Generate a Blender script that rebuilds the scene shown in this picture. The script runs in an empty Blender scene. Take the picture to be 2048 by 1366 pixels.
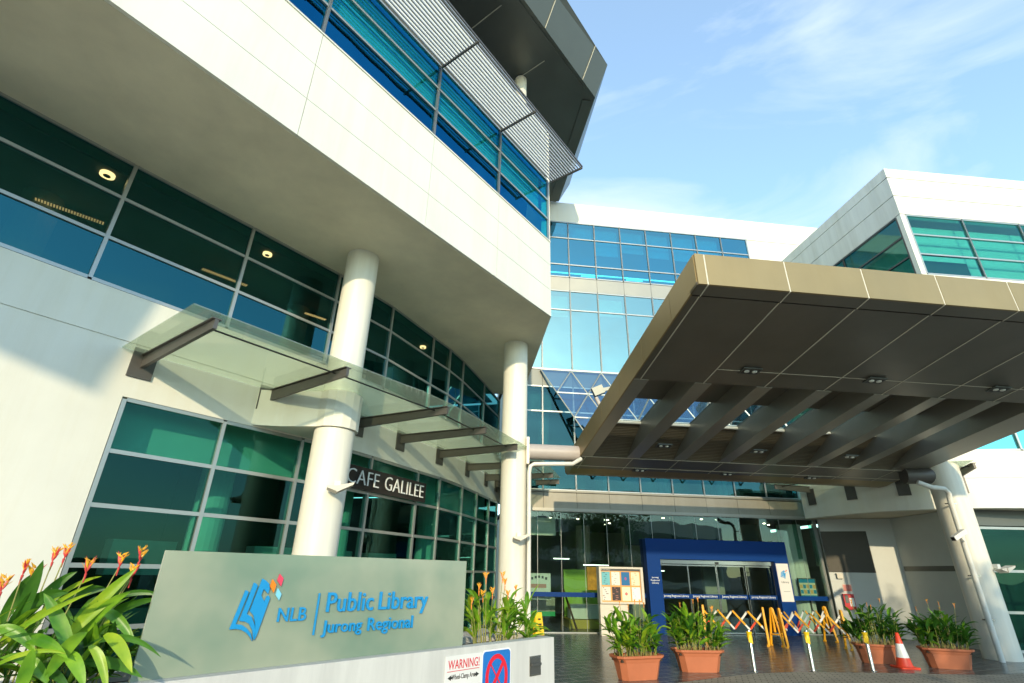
import bpy, math, random
import numpy as np
from mathutils import Vector, Matrix
R = math.radians
random.seed(7)
sc = bpy.context.scene
COL = sc.collection

# ------------------------------------------------------------------ camera
H = 1.8
F = 1015.0; PITCH = R(24.33); ROLL = R(1.2)
cr, sr, cp, sp = math.cos(ROLL), math.sin(ROLL), math.cos(PITCH), math.sin(PITCH)
M = np.array([[1, 0, 0], [0, sp, cp], [0, -cp, sp]]) @ np.array([[cr, sr, 0], [-sr, cr, 0], [0, 0, 1]])
cam = bpy.data.cameras.new('camera'); camo = bpy.data.objects.new('camera', cam); COL.objects.link(camo)
cam.sensor_width = 36; cam.lens = F / 2048 * 36; cam.clip_start = 0.05; cam.clip_end = 3000
camo.matrix_world = Matrix([[M[0][0], -M[0][1], -M[0][2], 0], [M[1][0], -M[1][1], -M[1][2], 0], [M[2][0], -M[2][1], -M[2][2], H], [0, 0, 0, 1]])
sc.camera = camo
# ------------------------------------------------------------------ sky, sun, exposure
SUN_AZ, SUN_EL = 178.0, 15.5
w = bpy.data.worlds.new('World'); sc.world = w; w.use_nodes = True
nt = w.node_tree; nt.nodes.clear()
out = nt.nodes.new('ShaderNodeOutputWorld'); bg = nt.nodes.new('ShaderNodeBackground'); bg.inputs[1].default_value = 0.15
sky = nt.nodes.new('ShaderNodeTexSky'); sky.sky_type = 'NISHITA'; sky.sun_disc = False
sky.sun_elevation = R(SUN_EL); sky.sun_rotation = R(SUN_AZ); sky.air_density = 1.0; sky.dust_density = 0.4; sky.ozone_density = 2.0
tc = nt.nodes.new('ShaderNodeTexCoord'); mp = nt.nodes.new('ShaderNodeMapping'); mp.inputs['Scale'].default_value = (1.2, 2.6, 4.2)
mp.inputs['Rotation'].default_value = (0.3, 0.5, 0.4)
nz = nt.nodes.new('ShaderNodeTexNoise'); nz.inputs['Scale'].default_value = 1.3; nz.inputs['Detail'].default_value = 9; nz.inputs['Roughness'].default_value = 0.55
nz.inputs['Distortion'].default_value = 0.9
rp = nt.nodes.new('ShaderNodeValToRGB'); rp.color_ramp.elements[0].position = 0.47; rp.color_ramp.elements[1].position = 0.74
rp.color_ramp.elements[0].color = (0.20, 0.20, 0.20, 1); rp.color_ramp.elements[1].color = (0.72, 0.72, 0.72, 1)
mx = nt.nodes.new('ShaderNodeMix'); mx.data_type = 'RGBA'; mx.inputs['B'].default_value = (7.0, 7.8, 9.2, 1)
tint = nt.nodes.new('ShaderNodeMix'); tint.data_type = 'RGBA'; tint.blend_type = 'MULTIPLY'; tint.inputs['Factor'].default_value = 1; tint.inputs['B'].default_value = (2.35, 3.05, 3.0, 1)
L = nt.links.new
L(tc.outputs['Generated'], mp.inputs[0]); L(mp.outputs[0], nz.inputs[0]); L(nz.outputs[0], rp.inputs[0])
L(rp.outputs[0], mx.inputs['Factor']); L(sky.outputs[0], tint.inputs['A']); L(tint.outputs['Result'], mx.inputs['A']); L(mx.outputs['Result'], bg.inputs[0]); L(bg.outputs[0], out.inputs[0])
sun = bpy.data.lights.new('sun', 'SUN'); sun.energy = 3.5; sun.angle = R(0.8); sun.color = (1.0, 0.84, 0.56)
so = bpy.data.objects.new('sun', sun); COL.objects.link(so)
sd = Vector((math.sin(R(SUN_AZ)) * math.cos(R(SUN_EL)), math.cos(R(SUN_AZ)) * math.cos(R(SUN_EL)), math.sin(R(SUN_EL))))
so.rotation_euler = sd.to_track_quat('Z', 'Y').to_euler()
sc.view_settings.view_transform = 'Standard'; sc.view_settings.look = 'None'; sc.view_settings.gamma = 1
sc.view_settings.use_curve_mapping = False; sc.view_settings.exposure = 0.10
sc.cycles.max_bounces = 10; sc.cycles.transparent_max_bounces = 16; sc.cycles.glossy_bounces = 4; sc.cycles.use_denoising = True

# ------------------------------------------------------------------ helpers
def ray(x, y): return M @ np.array([x - 1024, y - 683, F])
def Zp(x, y, z):
    d = ray(x, y); return d * (z - H) / d[2] + np.array([0, 0, H])
class Fr:
    """vertical reference frame: s along azimuth, d outward (to the right of travel), z up"""
    def __init__(s, P, az):
        s.P = np.array([P[0], P[1], 0.0]); a = R(az)
        s.t = np.array([math.sin(a), math.cos(a), 0]); s.n = np.array([s.t[1], -s.t[0], 0])
    def w(s, a, d, z): return tuple(s.P + s.t * a + s.n * d + np.array([0, 0, z]))
    def px(s, x, y, d=0):
        r = ray(x, y); P = s.P + s.n * d; k = s.n @ (P - np.array([0, 0, H])) / (s.n @ r)
        p = r * k + np.array([0, 0, H]); return float((p - s.P) @ s.t), float(p[2])
def frame2(A, B):
    return Fr(A, math.degrees(math.atan2(B[0] - A[0], B[1] - A[1]))), math.hypot(B[0] - A[0], B[1] - A[1])
WORLD = Fr((0, 0), 90)   # s = x, d = -y
class MB:
    def __init__(s): s.v = []; s.f = []; s.m = []
    def add(s, vs, fs, m=0):
        o = len(s.v); s.v += [tuple(map(float, v)) for v in vs]; s.f += [tuple(i + o for i in f) for f in fs]; s.m += [m] * len(fs)
        return s
    def hexa(s, p, m=0):   # 4 bottom ccw, 4 top
        return s.add(p, [(3, 2, 1, 0), (4, 5, 6, 7), (0, 1, 5, 4), (1, 2, 6, 5), (2, 3, 7, 6), (3, 0, 4, 7)], m)
    def box(s, fr, s0, s1, d0, d1, z0, z1, m=0):
        return s.hexa([fr.w(s0, d1, z0), fr.w(s1, d1, z0), fr.w(s1, d0, z0), fr.w(s0, d0, z0),
                       fr.w(s0, d1, z1), fr.w(s1, d1, z1), fr.w(s1, d0, z1), fr.w(s0, d0, z1)], m)
    def prism(s, pts, z0, z1, m=0):   # plan polygon ccw
        n = len(pts)
        A = sum(pts[i][0] * pts[(i + 1) % n][1] - pts[(i + 1) % n][0] * pts[i][1] for i in range(n))
        if A < 0: pts = pts[::-1]
        vs = [(p[0], p[1], z0) for p in pts] + [(p[0], p[1], z1) for p in pts]
        return s.add(vs, [tuple(range(n))[::-1], tuple(range(n, 2 * n))] + [(i, (i + 1) % n, n + (i + 1) % n, n + i) for i in range(n)], m)
    def face_prism(s, fr, pts, d0, d1, m=0):   # polygon in (s,z) on a vertical frame, thickness d0..d1
        n = len(pts)
        A = sum(pts[i][0] * pts[(i + 1) % n][1] - pts[(i + 1) % n][0] * pts[i][1] for i in range(n))
        if A < 0: pts = pts[::-1]
        vs = [fr.w(p[0], d1, p[1]) for p in pts] + [fr.w(p[0], d0, p[1]) for p in pts]
        return s.add(vs, [tuple(range(n)), tuple(range(n, 2 * n))[::-1]] + [(i, n + i, n + (i + 1) % n, (i + 1) % n) for i in range(n)], m)
    def tube(s, pts, r, n=10, m=0, cap=True):
        pts = [Vector(p) for p in pts]; rs = r if isinstance(r, (list, tuple)) else [r] * len(pts)
        vs = []; up = None
        for i, p in enumerate(pts):
            a = pts[max(i - 1, 0)]; b = pts[min(i + 1, len(pts) - 1)]; t = (b - a).normalized()
            if up is None: up = Vector((0, 0, 1)) if abs(t.z) < 0.9 else Vector((1, 0, 0))
            x = t.cross(up).normalized(); y = x.cross(t).normalized(); up = y
            for k in range(n):
                an = 2 * math.pi * k / n; vs.append(tuple(p + (x * math.cos(an) + y * math.sin(an)) * rs[i]))
        fs = []
        for i in range(len(pts) - 1):
            for k in range(n): fs.append((i * n + k, i * n + (k + 1) % n, (i + 1) * n + (k + 1) % n, (i + 1) * n + k))
        if cap: fs += [tuple(range(n))[::-1], tuple(range((len(pts) - 1) * n, len(pts) * n))]
        return s.add(vs, fs, m)
    def lathe(s, c, prof, n=32, m=0):   # prof [(r,z)]
        vs = []
        for r, z in prof:
            for k in range(n): a = 2 * math.pi * k / n; vs.append((c[0] + r * math.cos(a), c[1] + r * math.sin(a), c[2] + z))
        fs = [((i) * n + k, i * n + (k + 1) % n, (i + 1) * n + (k + 1) % n, (i + 1) * n + k) for i in range(len(prof) - 1) for k in range(n)]
        fs += [tuple(range(n))[::-1], tuple(range((len(prof) - 1) * n, len(prof) * n))]
        return s.add(vs, fs, m)
    def bar(s, a, b, wx, wz, m=0):   # rectangular bar between two points
        a = Vector(a); b = Vector(b); t = (b - a).normalized(); up = Vector((0, 0, 1)) if abs(t.z) < 0.95 else Vector((0, 1, 0))
        x = t.cross(up).normalized() * wx / 2; y = x.cross(t).normalized() * wz / 2
        return s.hexa([a - x - y, a + x - y, b + x - y, b - x - y, a - x + y, a + x + y, b + x + y, b - x + y], m)
    def band(s, pts, z0, z1, th, m=0):   # wall along a plan path, outer face on the path, thickness inwards (left of travel)
        n = len(pts); ins = []
        for i in range(n):
            a = pts[max(i - 1, 0)]; b = pts[min(i + 1, n - 1)]; l = math.hypot(b[0] - a[0], b[1] - a[1]); ins.append((pts[i][0] - (b[1] - a[1]) / l * th, pts[i][1] + (b[0] - a[0]) / l * th))
        for i in range(n - 1):
            p, q, r_, t_ = pts[i], pts[i + 1], ins[i + 1], ins[i]
            vs = [(p[0], p[1], z0), (q[0], q[1], z0), (r_[0], r_[1], z0), (t_[0], t_[1], z0), (p[0], p[1], z1), (q[0], q[1], z1), (r_[0], r_[1], z1), (t_[0], t_[1], z1)]
            fs = [(3, 2, 1, 0), (4, 5, 6, 7), (0, 1, 5, 4), (2, 3, 7, 6)]
            if i == 0: fs.append((3, 0, 4, 7))
            if i == n - 2: fs.append((1, 2, 6, 5))
            s.add(vs, fs, m)
        return s
    def build(s, name, mats, parent=None, smooth=False, origin=None):
        me = bpy.data.meshes.new(name); off = Vector((0, 0, 0))
        if parent is not None:
            p = parent
            while p is not None: off += Vector(p.location); p = p.parent
        elif origin is not None: off = Vector(origin)
        me.from_pydata([tuple(Vector(v) - off) for v in s.v], [], s.f)
        if not isinstance(mats, (list, tuple)): mats = [mats]
        for mm in mats: me.materials.append(mm)
        for p, k in zip(me.polygons, s.m): p.material_index = k; p.use_smooth = smooth
        me.validate()
        if smooth:
            try: me.set_sharp_from_angle(angle=R(40))
            except Exception: pass
        o = bpy.data.objects.new(name, me); COL.objects.link(o)
        if parent is not None: o.parent = parent
        elif origin is not None: o.location = origin
        return o
def tag(o, label=None, cat=None, group=None, kind=None):
    if label: o['label'] = label
    if cat: o['category'] = cat
    if group: o['group'] = group
    if kind: o['kind'] = kind
    return o
def thing(name, label, cat, loc, group=None):
    o = bpy.data.objects.new(name, None); COL.objects.link(o); o.location = loc; o.empty_display_size = 0.2
    return tag(o, label, cat, group)
def copy_tree(o, parent=None):
    c = o.copy(); COL.objects.link(c); c.parent = parent
    for ch in list(o.children): copy_tree(ch, c)
    return c
def text(parent, name, body, fr, s0, s1, z0, z1, d, th, m, origin=None, wt=.006):
    cu = bpy.data.curves.new('lettering', 'FONT'); cu.body = body; cu.align_x = 'LEFT'; cu.resolution_u = 3
    cu.extrude = 0.05; cu.offset = wt; cu.space_character = 1.02
    ob = bpy.data.objects.new('lettering', cu); COL.objects.link(ob)
    bpy.context.view_layer.update()
    me = bpy.data.meshes.new_from_object(ob.evaluated_get(bpy.context.evaluated_depsgraph_get()))
    bpy.data.objects.remove(ob); bpy.data.curves.remove(cu)
    xs = [v.co.x for v in me.vertices]; ys = [v.co.y for v in me.vertices]
    a, b, c, e = min(xs), max(xs), min(ys), max(ys)
    mb = MB()
    vs = [fr.w(s0 + (v.co.x - a) / (b - a) * (s1 - s0), d + (v.co.z + 0.05) / 0.1 * th, z0 + (v.co.y - c) / (e - c) * (z1 - z0)) for v in me.vertices]
    mb.add(vs, [tuple(p.vertices) for p in me.polygons]); bpy.data.meshes.remove(me)
    return mb.build(name, m, parent, origin=origin)

# ------------------------------------------------------------------ materials
def mat(name, col, rough=0.5, metal=0.0, noise=0.0, nscale=3.0, bump=0.0, bscale=30.0, spec=0.5, emit=None, estr=0.0, streak=False, coat=0, grime=0):
    m = bpy.data.materials.new(name); m.use_nodes = True; t = m.node_tree; b = t.nodes['Principled BSDF']
    b.inputs['Base Color'].default_value = (*col, 1); b.inputs['Roughness'].default_value = rough; b.inputs['Metallic'].default_value = metal
    b.inputs['Specular IOR Level'].default_value = spec
    if coat: b.inputs['Coat Weight'].default_value = coat
    if emit: b.inputs['Emission Color'].default_value = (*emit, 1); b.inputs['Emission Strength'].default_value = estr
    if noise or bump:
        c = t.nodes.new('ShaderNodeTexCoord'); mpn = t.nodes.new('ShaderNodeMapping'); t.links.new(c.outputs['Object'], mpn.inputs[0])
        if streak: mpn.inputs['Scale'].default_value = (3, 3, 0.35)
    if noise:
        n = t.nodes.new('ShaderNodeTexNoise'); n.inputs['Scale'].default_value = nscale; n.inputs['Detail'].default_value = 8; n.inputs['Roughness'].default_value = .62
        t.links.new(mpn.outputs[0], n.inputs[0])
        r = t.nodes.new('ShaderNodeValToRGB'); r.color_ramp.elements[0].position = .3; r.color_ramp.elements[1].position = .7
        r.color_ramp.elements[0].color = (*[max(0, x * (1 - noise)) for x in col], 1); r.color_ramp.elements[1].color = (*[min(1, x * (1 + noise * .5)) for x in col], 1)
        t.links.new(n.outputs[0], r.inputs[0]); t.links.new(r.outputs[0], b.inputs['Base Color'])
        if grime:
            mg = t.nodes.new('ShaderNodeMapping'); mg.inputs['Scale'].default_value = (1.6, 1.6, .12); t.links.new(c.outputs['Object'], mg.inputs[0])
            ng = t.nodes.new('ShaderNodeTexNoise'); ng.inputs['Scale'].default_value = 1.4; ng.inputs['Detail'].default_value = 10; ng.inputs['Roughness'].default_value = .7; t.links.new(mg.outputs[0], ng.inputs[0])
            rg_ = t.nodes.new('ShaderNodeValToRGB'); rg_.color_ramp.elements[0].position = .36; rg_.color_ramp.elements[1].position = .56; gv = 1 - grime
            rg_.color_ramp.elements[0].color = (gv, gv * .985, gv * .95, 1); rg_.color_ramp.elements[1].color = (1, 1, 1, 1); t.links.new(ng.outputs[0], rg_.inputs[0])
            mg2 = t.nodes.new('ShaderNodeMix'); mg2.data_type = 'RGBA'; mg2.blend_type = 'MULTIPLY'; mg2.inputs['Factor'].default_value = 1
            t.links.new(r.outputs[0], mg2.inputs['A']); t.links.new(rg_.outputs[0], mg2.inputs['B']); t.links.new(mg2.outputs['Result'], b.inputs['Base Color'])
        mr = t.nodes.new('ShaderNodeMapRange'); mr.inputs['To Min'].default_value = max(.03, rough * .8); mr.inputs['To Max'].default_value = min(1, rough * 1.25)
        t.links.new(n.outputs[0], mr.inputs['Value']); t.links.new(mr.outputs[0], b.inputs['Roughness'])
    if bump:
        n2 = t.nodes.new('ShaderNodeTexNoise'); n2.inputs['Scale'].default_value = bscale; n2.inputs['Detail'].default_value = 5
        t.links.new(mpn.outputs[0], n2.inputs[0]); bm = t.nodes.new('ShaderNodeBump'); bm.inputs['Strength'].default_value = bump; bm.inputs['Distance'].default_value = .02
        t.links.new(n2.outputs[0], bm.inputs['Height']); t.links.new(bm.outputs[0], b.inputs['Normal'])
    return m
def glass(name, tint, refl, fac, wobble=0.02, rough=0.0):
    m = bpy.data.materials.new(name); m.use_nodes = True; t = m.node_tree; t.nodes.clear()
    o = t.nodes.new('ShaderNodeOutputMaterial'); mx = t.nodes.new('ShaderNodeMixShader'); tr = t.nodes.new('ShaderNodeBsdfTransparent'); g = t.nodes.new('ShaderNodeBsdfGlossy')
    tr.inputs[0].default_value = (*[c ** .5 for c in tint], 1); g.inputs[0].default_value = (*refl, 1); g.inputs['Roughness'].default_value = rough
    lw = t.nodes.new('ShaderNodeLayerWeight'); lw.inputs['Blend'].default_value = .5; pw5 = t.nodes.new('ShaderNodeMath'); pw5.operation = 'POWER'; pw5.inputs[1].default_value = 4.5; t.links.new(lw.outputs['Facing'], pw5.inputs[0])
    geo = t.nodes.new('ShaderNodeNewGeometry'); inv = t.nodes.new('ShaderNodeMath'); inv.operation = 'SUBTRACT'; inv.inputs[0].default_value = 1; t.links.new(geo.outputs['Backfacing'], inv.inputs[1])
    mul = t.nodes.new('ShaderNodeMath'); mul.operation = 'MULTIPLY'
    mr = t.nodes.new('ShaderNodeMapRange'); mr.inputs['From Min'].default_value = 0; mr.inputs['From Max'].default_value = 1; mr.inputs['To Min'].default_value = fac; mr.inputs['To Max'].default_value = 1
    t.links.new(pw5.outputs[0], mr.inputs[0]); t.links.new(mr.outputs[0], mul.inputs[0]); t.links.new(inv.outputs[0], mul.inputs[1]); t.links.new(mul.outputs[0], mx.inputs[0]); t.links.new(tr.outputs[0], mx.inputs[1]); t.links.new(g.outputs[0], mx.inputs[2]); t.links.new(mx.outputs[0], o.inputs[0])
    if wobble:
        c = t.nodes.new('ShaderNodeTexCoord'); n = t.nodes.new('ShaderNodeTexNoise'); n.inputs['Scale'].default_value = .9; n.inputs['Detail'].default_value = 1
        b = t.nodes.new('ShaderNodeBump'); b.inputs['Strength'].default_value = wobble; b.inputs['Distance'].default_value = .3
        t.links.new(c.outputs['Object'], n.inputs[0]); t.links.new(n.outputs[0], b.inputs['Height']); t.links.new(b.outputs[0], g.inputs['Normal'])
    return m
WHITE = mat('white_wall_paint', (.80, .77, .68), .55, noise=.07, nscale=.5, grime=.035, bump=.05, bscale=60)
PANEL = mat('white_panel', (.77, .745, .66), .42, noise=.06, nscale=.45, grime=.03)
STREAK = mat('weathered_white_panel', (.70, .68, .62), .5, noise=.10, nscale=1.2, streak=True, grime=.10)
SOFFIT = mat('soffit_plaster', (.78, .71, .54), .8, noise=.17, nscale=.7, bump=.08, bscale=20)
COLM = mat('column_paint', (.82, .78, .68), .42, noise=.07, nscale=1.5, streak=True, grime=.08)
ALU = mat('aluminium_frame', (.42, .43, .41), .35, .6)
DARKALU = mat('dark_frame', (.10, .10, .095), .4, .4)
GREYM = mat('grey_cladding', (.14, .147, .135), .42, .55, noise=.12, nscale=.6)
SPAN = mat('spandrel_cladding', (.36, .34, .29), .36, .35, noise=.07, nscale=.8)
SPAND = mat('shaded_spandrel', (.27, .25, .20), .36, .35, noise=.1, nscale=.8, grime=.08)  # spandrel colour darkened to paint in its shade, plus some grime
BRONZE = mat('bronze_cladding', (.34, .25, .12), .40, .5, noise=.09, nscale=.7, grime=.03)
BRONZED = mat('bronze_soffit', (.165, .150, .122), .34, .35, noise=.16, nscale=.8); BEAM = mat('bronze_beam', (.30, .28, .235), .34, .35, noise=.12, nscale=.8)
SEAM = mat('light_sealant', (.62, .57, .46), .6)
DARK = mat('dark_recess', (.018, .017, .015), .6)
BRK = mat('bracket_paint', (.115, .105, .095), .45, .3, noise=.1, nscale=6)
PIPE = mat('pipe_paint', (.46, .40, .37), .4, noise=.05, nscale=4)
WPIPE = mat('white_pvc', (.72, .70, .64), .35)
G_UP = glass('dark_green_glass', (.10, .27, .23), (.12, .54, .60), .20)
G_CAFE = glass('green_glass', (.22, .56, .47), (.22, .58, .52), .06)
G_BOX = glass('blue_teal_glass', (.16, .66, .68), (.02, .36, .76), .32)
G_FAC = glass('sky_blue_glass', (.04, .36, .50), (.26, .66, .76), .40)
G_FACL = glass('pale_sky_glass', (.2, .5, .5), (.64, .86, .74), .50)
G_FACD = glass('dark_teal_glass', (.10, .26, .26), (.16, .38, .42), .16)
G_BLK = glass('teal_glass', (.24, .64, .60), (.30, .70, .72), .12)
G_LAT = glass('blue_lattice_glass', (.30, .52, .66), (.36, .49, .61), .42)
G_ENT = glass('entrance_glass', (.60, .74, .66), (.60, .75, .72), .08)
G_AWN = glass('frosted_awning_glass', (.78, .84, .74), (.8, .9, .85), .10, rough=.15)
def awning_mat():
    m = bpy.data.materials.new('frosted_glass'); m.use_nodes = True; t = m.node_tree; t.nodes.clear()
    o = t.nodes.new('ShaderNodeOutputMaterial'); a = t.nodes.new('ShaderNodeMixShader'); b = t.nodes.new('ShaderNodeMixShader'); c = t.nodes.new('ShaderNodeMixShader')
    tr = t.nodes.new('ShaderNodeBsdfTransparent'); tr.inputs[0].default_value = (.86, .92, .83, 1)
    df = t.nodes.new('ShaderNodeBsdfDiffuse'); df.inputs[0].default_value = (.62, .68, .58, 1)
    tl = t.nodes.new('ShaderNodeBsdfTranslucent'); tl.inputs[0].default_value = (.66, .74, .58, 1)
    gl = t.nodes.new('ShaderNodeBsdfGlossy'); gl.inputs['Roughness'].default_value = .05
    a.inputs[0].default_value = .5; b.inputs[0].default_value = .30; c.inputs[0].default_value = .10
    t.links.new(df.outputs[0], a.inputs[1]); t.links.new(tl.outputs[0], a.inputs[2]); t.links.new(tr.outputs[0], b.inputs[1]); t.links.new(a.outputs[0], b.inputs[2])
    t.links.new(b.outputs[0], c.inputs[1]); t.links.new(gl.outputs[0], c.inputs[2]); t.links.new(c.outputs[0], o.inputs[0]); return m
AWN = awning_mat()
def sign_glass():
    m = bpy.data.materials.new('frosted_sign_glass'); m.use_nodes = True; t = m.node_tree; b = t.nodes['Principled BSDF']
    b.inputs['Base Color'].default_value = (.30, .37, .28, 1); b.inputs['Roughness'].default_value = .22; b.inputs['Specular IOR Level'].default_value = .6
    b.inputs['Coat Weight'].default_value = .6; b.inputs['Coat Roughness'].default_value = .04
    c = t.nodes.new('ShaderNodeTexCoord'); n = t.nodes.new('ShaderNodeTexNoise'); n.inputs['Scale'].default_value = .75; n.inputs['Detail'].default_value = 4
    r = t.nodes.new('ShaderNodeValToRGB'); r.color_ramp.elements[0].position = .40; r.color_ramp.elements[0].color = (.21, .30, .22, 1); r.color_ramp.elements[1].position = .60; r.color_ramp.elements[1].color = (.38, .41, .30, 1)
    t.links.new(c.outputs['Object'], n.inputs[0]); t.links.new(n.outputs[0], r.inputs[0]); t.links.new(r.outputs[0], b.inputs['Base Color'])
    tr = t.nodes.new('ShaderNodeBsdfTransparent'); tr.inputs[0].default_value = (.7, .85, .72, 1); mx = t.nodes.new('ShaderNodeMixShader'); mx.inputs[0].default_value = .10
    t.links.new(b.outputs[0], mx.inputs[1]); t.links.new(tr.outputs[0], mx.inputs[2]); t.links.new(mx.outputs[0], t.nodes['Material Output'].inputs[0]); return m
SIGNG = sign_glass()
SBLUE = mat('sign_blue', (.01, .28, .62), .3); SORANGE = mat('sign_orange', (.9, .24, .01), .35); SPINK = mat('sign_pink', (.82, .06, .12), .35); SLIGHT = mat('sign_light_blue', (.22, .62, .80), .35)
CONC = mat('painted_concrete', (.60, .59, .56), .6, noise=.12, nscale=2.2, streak=True, bump=.1, bscale=50)
SOIL = mat('soil', (.05, .035, .022), .95, noise=.4, nscale=20)
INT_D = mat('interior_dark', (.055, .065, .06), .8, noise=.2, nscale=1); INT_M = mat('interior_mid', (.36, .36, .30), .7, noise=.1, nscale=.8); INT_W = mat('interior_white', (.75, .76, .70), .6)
BLIND = mat('roller_blind', (.70, .76, .68), .8, noise=.06, nscale=2)
LAMPW = mat('warm_lamp', (1, .9, .7), .4, emit=(1, .30, .15), estr=16); LAMPS = mat('small_lamp', (1, .95, .85), .4, emit=(1, .85, .6), estr=12); LAMPD = mat('dotted_lamp', (1, .9, .8), .4, emit=(1, .28, .12), estr=4); TUBE = mat('tube_light', (1, 1, .9), .4, emit=(.9, 1, .85), estr=5)
BULB = mat('unlit_bulb', (.75, .74, .68), .25)
PBLUE = mat('portal_blue', (.001, .036, .18), .5, spec=.15); PWHITE = mat('letter_white', (.82, .82, .80), .4)
STEEL = mat('stainless_steel', (.46, .45, .42), .2, 1.0); YEL = mat('yellow_plastic', (.85, .42, .01), .38); YELT = mat('yellow_tape', (.85, .55, .01), .4)
BARR = mat('barrier_yellow', (.86, .40, .01), .38); BWH = mat('barrier_white', (.8, .78, .72), .4); BRED = mat('barrier_red', (.75, .07, .02), .4); BLACK = mat('black_plastic', (.02, .02, .02), .4)
TERRA = mat('terracotta_plastic', (.50, .155, .07), .5, noise=.10, nscale=3, bump=.04, bscale=40)
CRED = mat('cone_red', (.78, .06, .02), .4, noise=.08, nscale=6); CWH = mat('cone_white', (.8, .8, .78), .35)
RED = mat('signal_red', (.55, .015, .02), .35)
def leaf_mat(name, c0, c1, tl):
    m = bpy.data.materials.new(name); m.use_nodes = True; t = m.node_tree; b = t.nodes['Principled BSDF']; b.inputs['Roughness'].default_value = .38
    c = t.nodes.new('ShaderNodeTexCoord'); n = t.nodes.new('ShaderNodeTexNoise'); n.inputs['Scale'].default_value = 5.5; n.inputs['Detail'].default_value = 3
    r = t.nodes.new('ShaderNodeValToRGB'); r.color_ramp.elements[0].position = .35; r.color_ramp.elements[0].color = (*c0, 1); r.color_ramp.elements[1].position = .66; r.color_ramp.elements[1].color = (*c1, 1)
    t.links.new(c.outputs['Object'], n.inputs[0]); t.links.new(n.outputs[0], r.inputs[0]); t.links.new(r.outputs[0], b.inputs['Base Color'])
    tr = t.nodes.new('ShaderNodeBsdfTranslucent'); tr.inputs[0].default_value = (*tl, 1); mx = t.nodes.new('ShaderNodeMixShader'); mx.inputs[0].default_value = .25
    t.links.new(b.outputs[0], mx.inputs[1]); t.links.new(tr.outputs[0], mx.inputs[2]); t.links.new(mx.outputs[0], t.nodes['Material Output'].inputs[0]); return m
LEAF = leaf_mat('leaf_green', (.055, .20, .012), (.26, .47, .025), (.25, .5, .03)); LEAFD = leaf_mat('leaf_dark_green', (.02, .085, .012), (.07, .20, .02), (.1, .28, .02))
LEAFY = leaf_mat('leaf_yellow_green', (.18, .36, .02), (.40, .52, .03), (.4, .6, .05))
STEM = mat('plant_stem', (.30, .30, .07), .5, noise=.3, nscale=20); STEMB = mat('cut_stem', (.36, .24, .10), .7, noise=.3, nscale=20)
FRED = mat('flower_red', (.62, .05, .05), .4); FYEL = mat('flower_yellow', (.85, .42, .03), .4); FORG = mat('flower_orange', (.85, .28, .06), .4)

# ------------------------------------------------------------------ ground
def brick(name, c1, c2, mortar, scale, bw, rh, rough, rot=0.0, ms=.01):
    m = bpy.data.materials.new(name); m.use_nodes = True; t = m.node_tree; b = t.nodes['Principled BSDF']
    c = t.nodes.new('ShaderNodeTexCoord'); mpn = t.nodes.new('ShaderNodeMapping'); mpn.inputs['Rotation'].default_value = (0, 0, rot)
    br = t.nodes.new('ShaderNodeTexBrick'); br.inputs['Scale'].default_value = scale; br.inputs['Brick Width'].default_value = bw; br.inputs['Row Height'].default_value = rh
    br.inputs['Mortar Size'].default_value = ms; br.inputs['Color1'].default_value = (*c1, 1); br.inputs['Color2'].default_value = (*c2, 1); br.inputs['Mortar'].default_value = (*mortar, 1)
    n = t.nodes.new('ShaderNodeTexNoise'); n.inputs['Scale'].default_value = .9; n.inputs['Detail'].default_value = 8
    mm = t.nodes.new('ShaderNodeMix'); mm.data_type = 'RGBA'; mm.blend_type = 'MULTIPLY'; mm.inputs['Factor'].default_value = .6
    r = t.nodes.new('ShaderNodeValToRGB'); r.color_ramp.elements[0].color = (.7, .7, .7, 1); r.color_ramp.elements[1].color = (1.3, 1.27, 1.2, 1); r.color_ramp.elements[0].position = .3; r.color_ramp.elements[1].position = .72
    t.links.new(c.outputs['Object'], mpn.inputs[0]); t.links.new(mpn.outputs[0], br.inputs[0]); t.links.new(c.outputs['Object'], n.inputs[0]); t.links.new(n.outputs[0], r.inputs[0])
    t.links.new(br.outputs[0], mm.inputs['A']); t.links.new(r.outputs[0], mm.inputs['B']); t.links.new(mm.outputs['Result'], b.inputs['Base Color'])
    mr = t.nodes.new('ShaderNodeMapRange'); mr.inputs['To Min'].default_value = rough * .85; mr.inputs['To Max'].default_value = rough * 1.15
    t.links.new(n.outputs[0], mr.inputs[0]); t.links.new(mr.outputs[0], b.inputs['Roughness'])
    bm = t.nodes.new('ShaderNodeBump'); bm.inputs['Strength'].default_value = .35; bm.inputs['Distance'].default_value = .01; bm.invert = True
    t.links.new(br.outputs['Fac'], bm.inputs['Height']); t.links.new(bm.outputs[0], b.inputs['Normal']); return m
PAVE = brick('paver_stones', (.30, .27, .22), (.38, .34, .27), (.10, .09, .07), 1, .22, .11, .7, .35)
TILE = brick('slate_tiles', (.060, .058, .057), (.085, .080, .076), (.26, .25, .22), 1, .6, .3, .25, R(-28), .012)
g = MB().prism([(-900, -900), (900, -900), (900, 900), (-900, 900)], -.3, 0).build('ground', PAVE); tag(g, kind='structure')
arc = [Zp(*p, 0)[:2] for p in ((1352, 1366), (1507, 1347), (1600, 1344), (1760, 1346), (1964, 1350))]
tl = [(-14, 2), (-1.6, 9.6), (.9, 10.4)] + [tuple(a) for a in arc] + [(14.5, 13.7), (30, 14.4), (30, 27), (-14, 27)]
tag(MB().prism(tl, .001, .004).build('forecourt_paving', TILE), kind='structure')

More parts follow.
